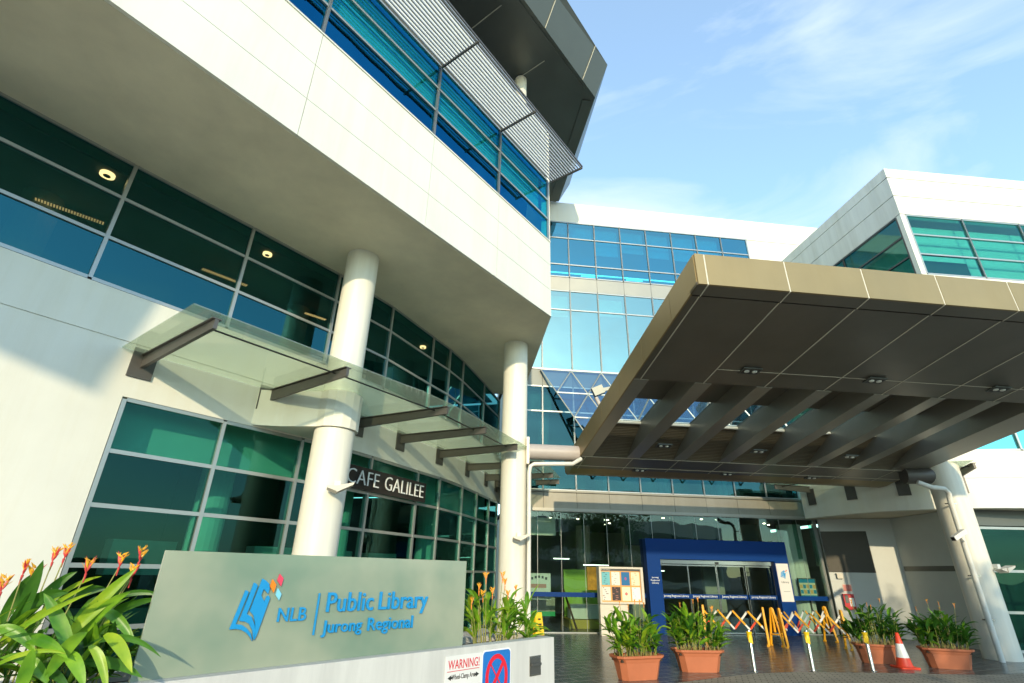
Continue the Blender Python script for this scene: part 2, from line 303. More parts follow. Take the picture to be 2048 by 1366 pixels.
# ------------------------------------------------------------------ window bay
def window(parent, fr, s0, s1, zs, us=(), gm=None, fw=.06, dep=.10, d=0.0, fm=None, cap=True, name='window'):
    """one bay: perimeter frame, transoms at zs, mullions at us; glass as a child"""
    fm = fm or ALU; mb = MB(); h = fw / 2
    for u in [s0] + list(us) + [s1]: mb.box(fr, u - h, u + h, d - dep * .7, d + dep * .3, zs[0], zs[-1])
    vs_ = [s0] + list(us) + [s1]
    for z in zs:
        for a, b in zip(vs_[:-1], vs_[1:]): mb.box(fr, a + h, b - h, d - dep * .6, d + dep * .22, z - h, z + h)
    wn = mb.build(name, fm, parent)
    gb = MB()
    for a, b in zip(vs_[:-1], vs_[1:]):
        for z0, z1 in zip(zs[:-1], zs[1:]): gb.box(fr, a + h, b - h, d - .012, d - .004, z0 + h, z1 - h)
    gb.build('pane', gm, wn)
    return wn

# ------------------------------------------------------------------ LEFT WING (cafe wing)
knots = [(-14.6, -4.6), (-10.51, 1.06), (-7.48, 5.26), (-6.47, 6.66), (-5.23, 8.33), (-4.0, 10.05), (-3.39, 10.95), (-2.28, 13.39), (-1.53, 15.24), (-.38, 19.57), (-.1, 21.2)]
def catmull(K, n=10):
    o = []
    for i in range(len(K) - 1):
        p0 = np.array(K[max(i - 1, 0)]); p1 = np.array(K[i]); p2 = np.array(K[i + 1]); p3 = np.array(K[min(i + 2, len(K) - 1)])
        for k in range(n):
            t = k / n; o.append(tuple(.5 * ((2 * p1) + (-p0 + p2) * t + (2 * p0 - 5 * p1 + 4 * p2 - p3) * t * t + (-p0 + 3 * p1 - 3 * p2 + p3) * t ** 3)))
    o.append(tuple(K[-1])); return o
class Path:
    def __init__(s, K, s_at, idx):
        s.p = catmull(K); s.L = [0]
        for a, b in zip(s.p[:-1], s.p[1:]): s.L.append(s.L[-1] + math.hypot(b[0] - a[0], b[1] - a[1]))
        o = s.L[idx * 10] - s_at; s.L = [l - o for l in s.L]
    def at(s, q):
        for i in range(len(s.L) - 1):
            if s.L[i + 1] >= q: break
        k = (q - s.L[i]) / (s.L[i + 1] - s.L[i]); a, b = s.p[i], s.p[i + 1]
        return (a[0] + (b[0] - a[0]) * k, a[1] + (b[1] - a[1]) * k)
    def nrm(s, q):
        a = s.at(q - .15); b = s.at(q + .15); l = math.hypot(b[0] - a[0], b[1] - a[1]); return ((b[1] - a[1]) / l, -(b[0] - a[0]) / l)
    def sub(s, q0, q1, step=.5):
        n = max(1, int((q1 - q0) / step)); return [s.at(q0 + (q1 - q0) * k / n) for k in range(n + 1)]
    def off(s, q, d): a = s.at(q); n = s.nrm(q); return (a[0] + n[0] * d, a[1] + n[1] * d)
WP = Path(knots, 5.18, 2)
cafe = thing('cafe_wing', 'white left wing with overhanging upper storey, blue windows and a dark flying roof', 'building', (-4, 10, 0))
wall = MB()
wall.band(WP.sub(-6, 7.86), 0, 4.945, .25); wall.band(WP.sub(-6, 21.6), 4.96, 5.72, .25)
wall.band(WP.sub(7.86, 21.6), 4.11, 4.945, .25)
wall.band([WP.off(q, -.02) for q in np.arange(-6, 21.6, .6)], 4.9, 5.0, .1)
wall.build('wall', WHITE, cafe, smooth=True)
# beam linking wall and first column
c1 = (-3.29, 9.41); c2 = (.12, 13.96)
FB = Fr((1.03, 12.04), 36.44)
q1 = FB
bm_ = MB(); a0 = np.array(c1)
nn = np.array(WP.nrm(11.0)); tt = np.array([-nn[1], nn[0]])
pts = []
for k in range(9):
    an = math.pi * k / 8 - math.pi / 2; pts.append(tuple(a0 + nn * .42 * math.cos(an) + tt * .42 * math.sin(an)))
pts += [tuple(a0 - nn * 1.0 + tt * .42), tuple(a0 - nn * 1.0 - tt * 1.15), tuple(a0 - nn * .55 - tt * .75)]
bm_.prism(pts, 4.13, 4.80); bm_.build('beam', WHITE, cafe)
for i, c in enumerate((c1, c2)):
    r = .335 if i == 0 else .35
    prof = [(r + (.03 if i == 0 else 0), 0), (r + (.03 if i == 0 else 0), 4.12), (r, 4.13), (r, 8.0)]
    cc = MB().lathe((c[0], c[1], 0), prof, 48).build('column', COLM, cafe, smooth=True)
ub = [-3.5, -1.4, .7, 2.8, 4.88, 6.95, 9.04, 11.14, 12.95, 14.95, 15.9, 16.9, 19.1, 21.2]
for a, b in zip(ub[:-1], ub[1:]):
    fr, l = frame2(WP.at(a), WP.at(b)); window(cafe, fr, 0, l, [5.76, 6.52, 7.28, 7.97], (), G_UP, .055, .12, -.04)
cb = [7.9, 9.43, 10.98, 11.9, 12.89, 14.78, 15.85, 17.42, 18.8, 20.2, 21.3]
for a, b in zip(cb[:-1], cb[1:]):
    fr, l = frame2(WP.at(a), WP.at(b)); window(cafe, fr, 0, l, [.22, .98, 1.76, 2.54, 3.3, 4.08], (), G_CAFE, .06, .12, -.04)
MB().band(WP.sub(7.86, 21.4), 0, .19, .2).build('plinth_strip', CONC, cafe)
# rooms behind the glass
def room(parent, pl, z0, z1, name='interior', mats=(INT_D, INT_M)):
    mb = MB(); n = len(pl); 
    mb.prism(pl, z0 - .1, z0, 0); mb.prism(pl, z1, z1 + .05, 0)
    return mb, n
def inner(q0, q1, dep, step=1.0):
    f = [WP.off(q, -.28) for q in np.arange(q0, q1, step)]; b = [WP.off(q, -dep) for q in np.arange(q0, q1, step)][::-1]; return f, b
f_, b_ = inner(-6, 21.3, 6)
e_, el_ = frame2(WP.off(21.25, -.1), WP.off(21.25, -6)); e2_, el2_ = frame2(WP.off(-5.8, -6), WP.off(-5.8, -.1))
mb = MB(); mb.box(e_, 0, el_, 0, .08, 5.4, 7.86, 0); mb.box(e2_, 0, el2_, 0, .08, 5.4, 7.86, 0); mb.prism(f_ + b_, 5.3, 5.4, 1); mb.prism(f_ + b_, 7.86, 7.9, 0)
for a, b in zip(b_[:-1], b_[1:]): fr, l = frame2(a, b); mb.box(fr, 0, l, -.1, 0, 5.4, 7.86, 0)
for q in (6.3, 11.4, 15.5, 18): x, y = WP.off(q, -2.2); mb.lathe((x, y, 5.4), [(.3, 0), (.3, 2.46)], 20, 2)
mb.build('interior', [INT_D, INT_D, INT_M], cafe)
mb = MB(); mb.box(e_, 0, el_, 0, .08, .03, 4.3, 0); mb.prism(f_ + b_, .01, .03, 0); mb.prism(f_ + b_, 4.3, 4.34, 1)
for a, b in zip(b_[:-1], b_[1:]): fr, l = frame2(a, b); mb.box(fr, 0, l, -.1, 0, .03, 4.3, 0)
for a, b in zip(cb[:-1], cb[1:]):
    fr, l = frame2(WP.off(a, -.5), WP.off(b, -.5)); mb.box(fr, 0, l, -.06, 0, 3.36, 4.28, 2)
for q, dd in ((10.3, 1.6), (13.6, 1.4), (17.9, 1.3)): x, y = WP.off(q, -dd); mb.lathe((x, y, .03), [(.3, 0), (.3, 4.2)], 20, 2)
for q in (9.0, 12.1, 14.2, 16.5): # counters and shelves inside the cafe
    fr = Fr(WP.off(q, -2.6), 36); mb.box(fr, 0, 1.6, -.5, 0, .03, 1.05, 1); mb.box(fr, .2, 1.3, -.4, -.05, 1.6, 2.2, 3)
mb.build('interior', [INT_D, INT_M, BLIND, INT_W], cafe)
for (px, py, z, m_, r_) in ((215, 349, 7.84, LAMPW, .11), (535, 508, 7.84, LAMPW, .09), (846, 694, 7.84, LAMPW, .09)):
    p = Zp(px, py, z); d_ = MB(); d_.lathe((p[0], p[1], z - .03), [(r_, 0), (r_, .045)], 24, 0); d_.lathe((p[0], p[1], z - .035), [(r_ * .5, 0), (r_ * .5, .004)], 16, 1)
    d_.build('ceiling_light', [m_, INT_D], cafe)
for (a, b) in (((70, 398), (210, 448)), ((405, 538), (495, 572)), ((610, 626), (652, 640))):
    A = Zp(*a, 7.6); B = Zp(*b, 7.6); d_ = MB(); n_ = 24
    for k in range(n_):
        t0 = k / n_; P = A + (B - A) * t0; Q = A + (B - A) * (t0 + .5 / n_)
        d_.bar(P, Q, .10, .012)
    d_.build('ceiling_light', LAMPD, cafe)
# overhanging storey
jo = [-24, -19, -15.6, -13, -10.4, -7.54, -4.72, -2.4, 0]
pm = MB()
for a, b in zip(jo[:-1], jo[1:]):
    for z0, z1 in ((8.0, 8.795), (8.805, 9.595), (9.605, 10.37)): pm.box(FB, a + .005, b - (.005 if b else 0), -.06, 0, z0, z1)
pm.box(FB, -24, -.06, -.25, -.07, 8.0, 10.37)
pm.build('upper_fascia', PANEL, cafe)
ret = [(1.03, 12.04), (.62, 16.6), (.45, 18.62)]
fl = FB.w(-24, 0, 0)[:2]; flr = FB.w(-24, -.06, 0)[:2]; cin = FB.w(-.02, -.06, 0)[:2]
sp_ = [flr, cin, (.99, 12.1), (.60, 16.6), (.43, 18.62), (-18, 18.62), (-18, -8)]
MB().prism(sp_, 7.99, 8.3).build('soffit', SOFFIT, cafe)
MB().prism([(-5.55, 2.9), (-5.55, -8.2), (-20, -8.2), (-20, 2.9)], 8.31, 10.9).build('upper_fascia', PANEL, cafe)  # unseen block added overhead to cast the shade on the left wall
rw = MB()
for a, b in zip(ret[:-1], ret[1:]): fr, l = frame2(a, b); rw.box(fr, 0.0, l, -.25, 0, 8.0, 14.58)
rw.build('wall', PANEL, cafe)
MB().box(FB, -24, -.12, -.12, -.0, 12.68, 14.58).box(FB, -24, 0, -.12, .02, 10.37, 10.40).build('upper_wall', PANEL, cafe)
MB().prism([FB.w(-24, -.15, 0)[:2], FB.w(-.1, -.15, 0)[:2], (.6, 12.4), (.3, 18.6), (-18, 18.6), (-18, -8)], 14.35, 14.5).build('terrace_slab', GREYM, cafe)
mu = [-24, -20, -17.8, -15.4, -13, -10.4, -7.55, -4.73, -2.4, -.04]
for a, b in zip(mu[:-1], mu[1:]): window(cafe, FB, a, b, [10.44, 11.17, 11.87, 12.62], (), G_BOX, .055, .14, -.05)
ib = MB(); ib.box(FB, -24, -.3, -.24, -.20, 11.32, 12.6, 0); ib.box(FB, -24, -.3, -2.4, -2.3, 8.3, 14.3, 1); ib.box(FB, -24, -.3, -2.3, -.2, 10.3, 10.36, 1); ib.box(FB, -24, -.3, -2.3, -.2, 12.7, 12.75, 1)
ib.build('interior', [BLIND, INT_D], cafe)
ss = MB()
for k in range(14): dd = .08 + k * .077; ss.hexa([FB.w(-24, dd - .012, 12.55), FB.w(.0 + .02 * k / 16, dd - .012, 12.55), FB.w(.0, dd + .012, 12.56), FB.w(-24, dd + .012, 12.56), FB.w(-24, dd - .012, 12.59), FB.w(0, dd - .012, 12.59), FB.w(0, dd + .014, 12.61), FB.w(-24, dd + .014, 12.61)])
sh = ss.build('sunshade', mat('louvre_metal', (.66, .64, .60), .35, .3), cafe)
sb = MB()
for u in (-.02, -2.45, -4.75, -7.55, -10.4, -13): sb.box(FB, u - .02, u + .02, .02, 1.14, 12.49, 12.545)
sb.box(FB, -24, 0, 1.12, 1.15, 12.55, 12.60); sb.build('sunshade_bracket', BRK, sh)
# flying roof
def V2(a, b, k): return (a[0] + (b[0] - a[0]) * k, a[1] + (b[1] - a[1]) * k)
TB = (2.81, 13.01); RB = (2.02, 18.7); LB = (TB[0] - .619 * 22, TB[1] - .785 * 22)
TT = (3.22, 12.48); RT = (2.55, 18.7); LT = (LB[0] + .75, LB[1] - .75)
rf = MB()
bpts = [LB, TB, RB, (-16, 18.7)]; tpts = [LT, TT, RT, (-16, 18.7)]
vs = [(*p, 17.4) for p in bpts] + [(*p, 18.42) for p in tpts]
rf.add(vs, [(0, 1, 2, 3)[::-1], (4, 5, 6, 7), (0, 1, 5, 4), (1, 2, 6, 5), (2, 3, 7, 6), (3, 0, 4, 7)])
# border strip and soffit joints, proud of the soffit
fR, lR = frame2(LB, TB)
rf.box(fR, 0, lR - .55, -.62, -.12, 17.36, 17.39)
fE, lE = frame2(TB, RB); rf.box(fE, .15, lE, -.42, -.12, 17.36, 17.39)
rf.build('flying_roof', GREYM, cafe)
jn = MB()
for u in range(1, 10): jn.box(fR, lR - 2.3 * u, lR - 2.3 * u + .025, -9, -.64, 17.385, 17.397)
for dd in (2.9, 5.6): jn.box(fR, 0, lR - .3, -dd - .02, -dd, 17.383, 17.395)
for u in range(0, 10):
    k = (u * 2.3 + .9); A = np.array(fR.w(lR - k, .004, 17.4)); B_ = np.array(fR.w(lR - k, .004, 17.4)) ; 
    top = np.array([TT[0] - fR.t[0] * k, TT[1] - fR.t[1] * k, 18.42]) ; jn.bar(A + np.array([fR.n[0], fR.n[1], 0]) * .01, top + np.array([fR.n[0], fR.n[1], -.05]) * .01, .02, .02)
jn.build('roof_joint', SEAM, cafe)
MB().lathe((.12, 12.35, 14.5), [(.2, 0), (.2, 2.87)], 28).build('roof_column', COLM, cafe, smooth=True)

# ------------------------------------------------------------------ CENTRAL BLOCK
FA = Fr((1.47, 18.8), 83.3)
cen = thing('library_building', 'central white block behind the entrance, with rows of sky blue windows and grey spandrels', 'building', (6, 19.5, 0))
cw = MB()
cw.box(FA, -1.6, 16.5, -.3, 0, 16.41, 17.5); cw.box(FA, 9.66, 16.5, -.3, -.002, 4.5, 16.36); cw.box(FA, 9.66, 16.5, -.3, .03, 16.36, 16.41)
cw.box(FA, -1.6, 16.5, -3, -.3, 17.2, 17.4)
cw.build('wall', PANEL, cen)
um = [-1.46, -.25, .97, 2.18, 3.39, 4.62, 5.84, 7.06, 8.3, 9.6]
spm = MB()
for a, b in zip(um[:-1], um[1:]):
    MB().box(FA, a + .006, b - .006, -.1, .01, 12.80, 13.43).build('spandrel', SPAN, cen); MB().box(FA, a + .006, b - .006, -.1, .0, 8.44, 9.10).build('spandrel', GREYM, cen)
    MB().box(FA, a + .006, b - .006, -.1, .06, 3.86, 4.40).build('spandrel', SPAND, cen)
MB().box(FA, 9.606, 11.0, -.1, .06, 3.86, 4.40).build('spandrel', SPAND, cen)
MB().box(FA, -1.6, 11.1, -.12, .12, 4.405, 4.47).build('ledge', SPAND, cen); MB().box(FA, -1.6, 11.1, -.12, .12, 3.75, 3.855).build('ledge', SPAN, cen)
for a, b in zip(um[:-1], um[1:]):
    window(cen, FA, a, b, [13.47, 14.1, 15.5, 16.37], (), G_FAC, .05, .12, 0)
    window(cen, FA, a, b, [9.14, 11.85, 12.76], (), G_FACL, .05, .12, 0)
    window(cen, FA, a, b, [4.49, 6.0, 7.4, 8.40], (), G_FACD, .05, .12, 0)
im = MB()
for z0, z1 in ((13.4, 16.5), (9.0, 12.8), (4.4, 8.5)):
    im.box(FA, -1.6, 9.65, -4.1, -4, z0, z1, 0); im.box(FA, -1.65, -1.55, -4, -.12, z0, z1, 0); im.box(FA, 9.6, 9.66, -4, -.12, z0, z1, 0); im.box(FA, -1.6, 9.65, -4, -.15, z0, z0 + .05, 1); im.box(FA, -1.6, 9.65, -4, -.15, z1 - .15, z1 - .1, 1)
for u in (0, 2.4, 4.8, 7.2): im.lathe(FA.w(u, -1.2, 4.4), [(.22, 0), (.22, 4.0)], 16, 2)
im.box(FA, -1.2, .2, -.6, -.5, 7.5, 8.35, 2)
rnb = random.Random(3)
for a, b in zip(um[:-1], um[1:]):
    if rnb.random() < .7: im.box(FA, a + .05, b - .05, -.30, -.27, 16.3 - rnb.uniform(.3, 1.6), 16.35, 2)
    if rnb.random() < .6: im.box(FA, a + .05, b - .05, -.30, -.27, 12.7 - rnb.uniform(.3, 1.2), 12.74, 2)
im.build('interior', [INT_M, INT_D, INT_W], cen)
for u0, u1, z in ((-1.2, .3, 14.62), (1.9, 2.7, 14.5), (.2, 9.4, 14.6), (4.1, 4.9, 14.5)):
    MB().box(FA, u0, u1, -1.5, -1.44, z, z + .03).build('tube_light', TUBE, cen)
# triangulated glass skirt
zr = [9.07, 8.05, 7.03, 6.0, 5.1]
def lat(k, r_): z = zr[r_]; u = -.34 + .57 * (9.07 - z) + k * 1.22 + 0.0; d = .12 + .26 * (9.07 - z); return FA.w(u, d, z)
gl = MB(); ba = MB()
for r_ in range(4):
    for k in range(9 - r_):
        A, B_, C, D = lat(k, r_), lat(k + 1, r_), lat(k, r_ + 1), lat(k + 1, r_ + 1)
        gl.add([A, B_, C], [(0, 2, 1)]); ba.bar(B_, C, .045, .045); ba.bar(A, B_, .045, .045)
        if k < 8 - r_: gl.add([B_, C, D], [(0, 1, 2)])
        ba.bar(A, C, .04 if k else .09, .04)
    ba.bar(lat(9 - r_, r_), lat(8 - r_, r_ + 1), .09, .04)
lk = ba.build('glass_skirt', ALU, cen); gl.build('pane', G_LAT, lk)

# entrance glazing
ent = thing('entrance_glazing', 'tall clear glass wall with thin joints and a dark blue stripe at the entrance', 'glass wall', FA.w(4, 0, 0))
uj = [-1.5, -.45, .38, 1.2, 2.03, 2.86, 3.69, 4.52, 5.35, 6.2, 7.0, 7.84, 8.6, 9.3, 9.95]
for a, b in zip(uj[:-1], uj[1:]):
    z0 = .03
    if 3.45 < (a + b) / 2 < 8.35: z0 = 2.95
    MB().box(FA, a + .005, b - .005, -.012, 0, z0, 3.74).build('pane', G_ENT, ent)
FING = glass('fin_glass', (.3, .6, .5), (.7, .9, .85), .2)
for u in uj:
    MB().box(FA, u - .008, u + .008, -.26, -.02, 2.2 if u % 1 > .4 else 2.4, 3.74).build('glass_fin', FING, ent); MB().box(FA, u - .005, u + .005, -.0115, .004, .03 if not 3.45 < u < 8.35 else 2.95, 3.74).build('joint', ALU, ent)
st = MB()
st.box(FA, -1.5, 3.28, .002, .006, 1.05, 1.19); st.box(FA, 8.5, 9.95, .002, .006, 1.05, 1.19); st.build('stripe', PBLUE, ent)
fm_ = MB(); fm_.box(FA, -1.5, 3.3, -.05, .05, .0, .03); fm_.box(FA, 8.5, 9.95, -.05, .05, 0, .03); fm_.box(FA, 9.95, 10.05, -.1, .06, 0, 3.74); fm_.box(FA, -1.5, 9.95, -.05, .05, 3.74, 3.77); fm_.build('frame', ALU, ent)
# hall behind it
hall = MB()
hall.box(FA, -1.6, 11, -9.1, -9, 0.01, 3.8, 0); hall.box(FA, -1.6, 11, -9, -.06, 3.72, 3.80, 1); hall.box(FA, -1.6, -1.5, -9, -.1, 0, 3.6, 0); hall.box(FA, 10.9, 11, -9, -.1, 0, 3.6, 0)
hall.box(FA, 3.0, 8.8, -1.0, -.9, 2.75, 3.6, 1); hall.box(FA, -1.4, .35, -.9, -.8, 3.0, 3.6, 3); hall.box(FA, 3.9, 4.7, -4, -3.9, 0.01, 3.6, 2); hall.box(FA, 6.6, 7.4, -2.6, -2.4, .01, 3.6, 2)
hall.lathe(FA.w(9.45, -.75, .01), [(.42, 0), (.42, 3.6)], 28, 3); hall.lathe(FA.w(2.2, -4, .01), [(.3, 0), (.3, 3.6)], 28, 2)
hall.build('hall_interior', [INT_M, INT_D, INT_M, INT_W], cen)
for k, (u, d_) in enumerate([(-.6, -2), (.4, -2), (1.5, -2), (2.7, -2), (4.4, -.6), (5.9, -.6), (8.9, -1.4), (9.4, -1.9), (7.2, -3), (3.2, -3.4), (.9, -4)]):
    MB().lathe(FA.w(u, d_, 3.695), [(.045, 0), (.045, .025)], 12).build('ceiling_light', LAMPS, cen)
for u0, u1, z in ((.55, 1.15, 2.25), (1.7, 2.7, 2.05), (4.2, 4.9, 1.9)): MB().box(FA, u0, u1, -2.2, -2.15, z, z + .03).build('tube_light', TUBE, cen)

# blue portal with sliding doors
por = thing('entrance_portal', 'dark blue portal frame with glass sliding doors under the grey spandrel', 'doorway', FA.w(5.9, .2, 0))
pL, pLi, pRi, pR = 3.3, 3.78, 7.98, 8.5
MB().box(FA, pL, pLi, -.3, .28, 0, 2.28).box(FA, pRi, pR, -.3, .28, 0, 2.28).box(FA, pL, pR, -.3, .28, 2.28, 2.93).build('frame', PBLUE, por)
dr = [pLi, 4.83, 5.88, 6.93, pRi]
for i, (a, b) in enumerate(zip(dr[:-1], dr[1:])):
    dd = .06 if i in (1, 2) else .1
    f = MB(); f.box(FA, a + .01, a + .03, dd - .03, dd, .02, 2.12).box(FA, b - .03, b - .01, dd - .03, dd, .02, 2.12).box(FA, a + .03, b - .03, dd - .03, dd, .02, .06).box(FA, a + .03, b - .03, dd - .03, dd, 2.08, 2.12)
    dn = f.build('sliding_door', STEEL, por)
    MB().box(FA, a + .03, b - .03, dd - .02, dd - .01, .06, 2.08).build('pane', G_ENT, dn)
    MB().box(FA, a + .01, b - .01, dd + .002, dd + .005, 1.06, 1.20).build('stripe', PBLUE, dn)
    text(dn, 'lettering', 'Jurong Regional Library', FA, a + .08, b - .08, 1.085, 1.175, dd + .006, .003, PWHITE)
MB().box(FA, pLi, pRi, .02, .16, 2.14, 2.26).build('door_header', STEEL, por)
MB().box(FA, 5.83, 5.93, .165, .2, 2.15, 2.22).build('door_sensor', BLACK, por)
for k, wd in enumerate(('Jurong', 'Regional', 'Library')): text(por, 'lettering', wd, FA, 3.40 + (.02 if k != 1 else -.02), 3.66 + (0 if k != 1 else .03), 1.66 - k * .085, 1.72 - k * .085, .281, .006, PWHITE)
bn = MB().box(FA, pRi + .02, pR - .05, .285, .297, 1.02, 2.22).build('banner', mat('banner_white', (.74, .70, .66), .5), por)
def logo(parent, fr, s0, z0, w_, h_, d, th, mats, origin=None):
    """open book made of three leaning leaves, with three small diamonds flying off"""
    def P(pl): return [(s0 + x * w_, z0 + y * h_) for x, y in pl]
    mb = MB()
    X = lambda x, y: ((x - 100) / 480, (690 - y) / 625)
    leaf1 = [(100, 570), (180, 222), (200, 225), (216, 240), (150, 525), (215, 535), (270, 565), (330, 620), (362, 688), (330, 650), (280, 608), (220, 580), (160, 568)]
    leaf2 = [(182, 500), (255, 150), (280, 160), (300, 180), (245, 440), (300, 465), (350, 540), (372, 600), (371, 672), (340, 590), (290, 530), (240, 507)]
    leaf3 = [(272, 415), (338, 112), (380, 130), (420, 160), (440, 205), (432, 265), (415, 330), (430, 300), (445, 275), (462, 310), (375, 688), (374, 610), (355, 525), (320, 455)]
    for pl in (leaf1, leaf2): mb.face_prism(fr, P([X(*p) for p in pl]), d, d + th, 0)
    # third leaf with a diamond window: left, right, and lower pieces
    A = [(272, 415), (338, 112), (380, 130), (372, 208), (360, 270), (380, 300), (410, 332), (395, 640), (378, 680), (374, 610), (355, 525), (320, 455)]
    B = [(380, 130), (420, 160), (440, 205), (432, 258), (405, 235), (372, 208)]
    C = [(410, 332), (424, 280), (440, 272), (463, 300), (395, 640)]
    for pl in (A, B, C): mb.face_prism(fr, P([X(*p) for p in pl]), d, d + th, 0)
    for pl, m_ in (([(455, 118), (508, 172), (495, 248), (443, 190)], 1), ([(527, 66), (577, 110), (565, 186), (512, 130)], 2), ([(533, 203), (586, 262), (572, 322), (522, 270)], 3)):
        mb.face_prism(fr, P([X(*p) for p in pl]), d, d + th, m_)
    return mb.build('logo', mats, parent, origin=origin)
logo(bn, FA, pRi + .12, 1.73, .28, .3, .298, .004, [SBLUE, SORANGE, SPINK, SLIGHT])
text(bn, 'lettering', 'Library', FA, pRi + .12, pR - .12, 1.58, 1.66, .298, .003, GREYM)
MB().box(FA, pRi + .14, pR - .14, .298, .3, 1.33, 1.34).build('line', GREYM, bn)

# ------------------------------------------------------------------ RIGHT WING
rw_ = thing('right_wing', 'white wing on the right with teal corner windows high above and a recessed porch below', 'building', (14, 17, 0))
kR = [(10.87, 19.5), (11.36, 17.73), (12.07, 16.6), (13.05, 15.9), (14.1, 15.45), (15.6, 15.25), (19, 15.1), (27, 15.1)]
WR = Path(kR, 0, 0); Lr = WR.L[-1]
b_ = MB(); b_.band(WR.sub(0, Lr - .1, .3), 3.75, 4.605, .25); b_.band(WR.sub(0, Lr - .1, .3), 4.62, 5.42, .25); b_.band([WR.off(q, -.02) for q in np.arange(0, Lr, .4)], 4.58, 4.64, .1)
b_.build('wall', WHITE, rw_, smooth=True)
qs = [0.02, 1.9, 3.6, 5.2, 7.0, 8.8, 10.6, 12.4, 14.2, 16]
for a, b in zip(qs[:-1], qs[1:]):
    if b > Lr: break
    fr, l = frame2(WR.at(a), WR.at(b)); window(rw_, fr, 0, l, [5.46, 6.3, 7.15, 7.97], (), G_BLK, .055, .12, -.04)
ip = [WR.off(q, -.3) for q in np.arange(0.1, Lr, .8)]
MB().prism(ip + [(26.9, 20.5), (11.6, 20.5)], 8.0, 8.2).prism(ip + [(26.9, 20.5), (11.6, 20.5)], 3.77, 3.9).build('slab', SOFFIT, rw_)
# porch walls
WC = (13.58, 18.95)
pf, pl_ = frame2((11.45, 19.75), WC)
pw = MB(); pw.box(pf, 0, pl_, -.2, 0, 0, 3.76); pf2, pl2 = frame2(WC, (13.58, 16.0)); pw.box(pf2, 0, pl2, -.2, 0, 0, 3.76)
pw.build('porch_wall', mat('porch_paint', (.60, .61, .57), .6, noise=.06, nscale=1), rw_)
MB().box(pf2, .05, pl2, .0, .01, 2.05, 2.2).build('nameplate_strip', GREYM, rw_)
sh_ = MB()
for k in range(44): sh_.box(pf, .02, 1.42, .015, .03, 2.0 + k * .03, 2.02 + k * .03)
sh_.box(pf, 0, 1.44, .0, .012, 1.98, 3.34)
sh_.build('roller_shutter', mat('shutter_brown', (.075, .066, .05), .5, .3), rw_)
gf = Fr((13.6, 16.05), 90)
for a, b in ((0.1, 2.0), (2.0, 4.0), (4.0, 6.0), (6.0, 8.0)): window(rw_, gf, a, b, [.05, 1.0, 2.07, 3.25], (), G_CAFE, .07, .12, 0)
MB().box(gf, 0, 13, -.3, -.02, 3.32, 3.76).box(gf, 0, 13, -3.6, -3.5, 0, 3.76, 1).box(gf, 0, 13, -3.5, -.3, 3.35, 3.4, 1).box(gf, 7.9, 8, -3.5, -.1, 0, 3.4, 1).build('porch_bulkhead', [GREYM, INT_D], rw_)
# upper block
CB = (12.56, 13.25); FF = Fr(CB, 84.85)
fl_, ll = frame2((CB[0] - .1168 * 6.75, CB[1] + .9932 * 6.75), CB)   # left face, travelling towards the camera
def qz(z): return 1.8 + (z - 1.8) * .813
bk = MB()
for z0, z1 in ((15.16, 16.055), (16.085, 17.005), (17.035, 17.5)):
    bk.box(FF, .0, 14, -.25, 0, qz(z0), qz(z1)); bk.box(fl_, 0, ll, -.25, 0, qz(z0), qz(z1), 1)
bk.box(FF, 0.05, 14, -.2, -.02, 12.7, 14.5, 2); bk.box(fl_, 0, ll - .05, -.2, -.02, 12.7, 14.5, 2)
bk.box(FF, 0, 14, -.25, 0, 8.05, 10.36); bk.box(fl_, 0, ll, -.25, 0, 8.05, 10.36, 1)
bk.box(fl_, 0, 1.1, -.25, -.003, 10.36, 12.66, 1)
bk.build('upper_wall', [PANEL, STREAK, ALU], rw_)
MB().prism([FF.w(0, -.01, 0)[:2], FF.w(14, -.01, 0)[:2], (27, 20), (CB[0] - .79, 19.9)], 8.21, 8.4).prism([FF.w(.3, -.3, 0)[:2], FF.w(14, -.3, 0)[:2], (27, 20), (CB[0] - .4, 19.8)], 14.2, 14.35).build('slab', SOFFIT, rw_)
MB().box(FF, .0, .17, -.2, -.01, 10.37, 12.65).box(fl_, ll - .17, ll - .02, -.2, -.01, 10.37, 12.65).build('corner_post', WHITE, rw_)
zz_ = [qz(12.38), qz(13.28), qz(14.2), qz(15.12)]
for a, b in ((.19, 2.18), (2.18, 4.23), (4.23, 6.28), (6.28, 8.3)): window(rw_, FF, a, b, zz_, (), G_BLK, .05, .1, -.03)
for a, b in ((ll - 2.65, ll - .19), (ll - 5.6, ll - 2.65)): window(rw_, fl_, a, b, zz_, (), G_BLK, .05, .1, -.03, fm=DARKALU)
ib = MB(); ib.box(FF, .4, 9, -.5, -.42, 10.5, 12.5, 0); ib.box(FF, .2, 9, -4, -.25, 10.3, 10.35, 1); ib.box(fl_, .2, ll - .7, -1.4, -1.3, 11.2, 12.6, 0)
ib.box(FF, .3, 2.1, -.41, -.34, 10.5, 11.12, 1)
ib.build('interior', [BLIND, INT_D], rw_)

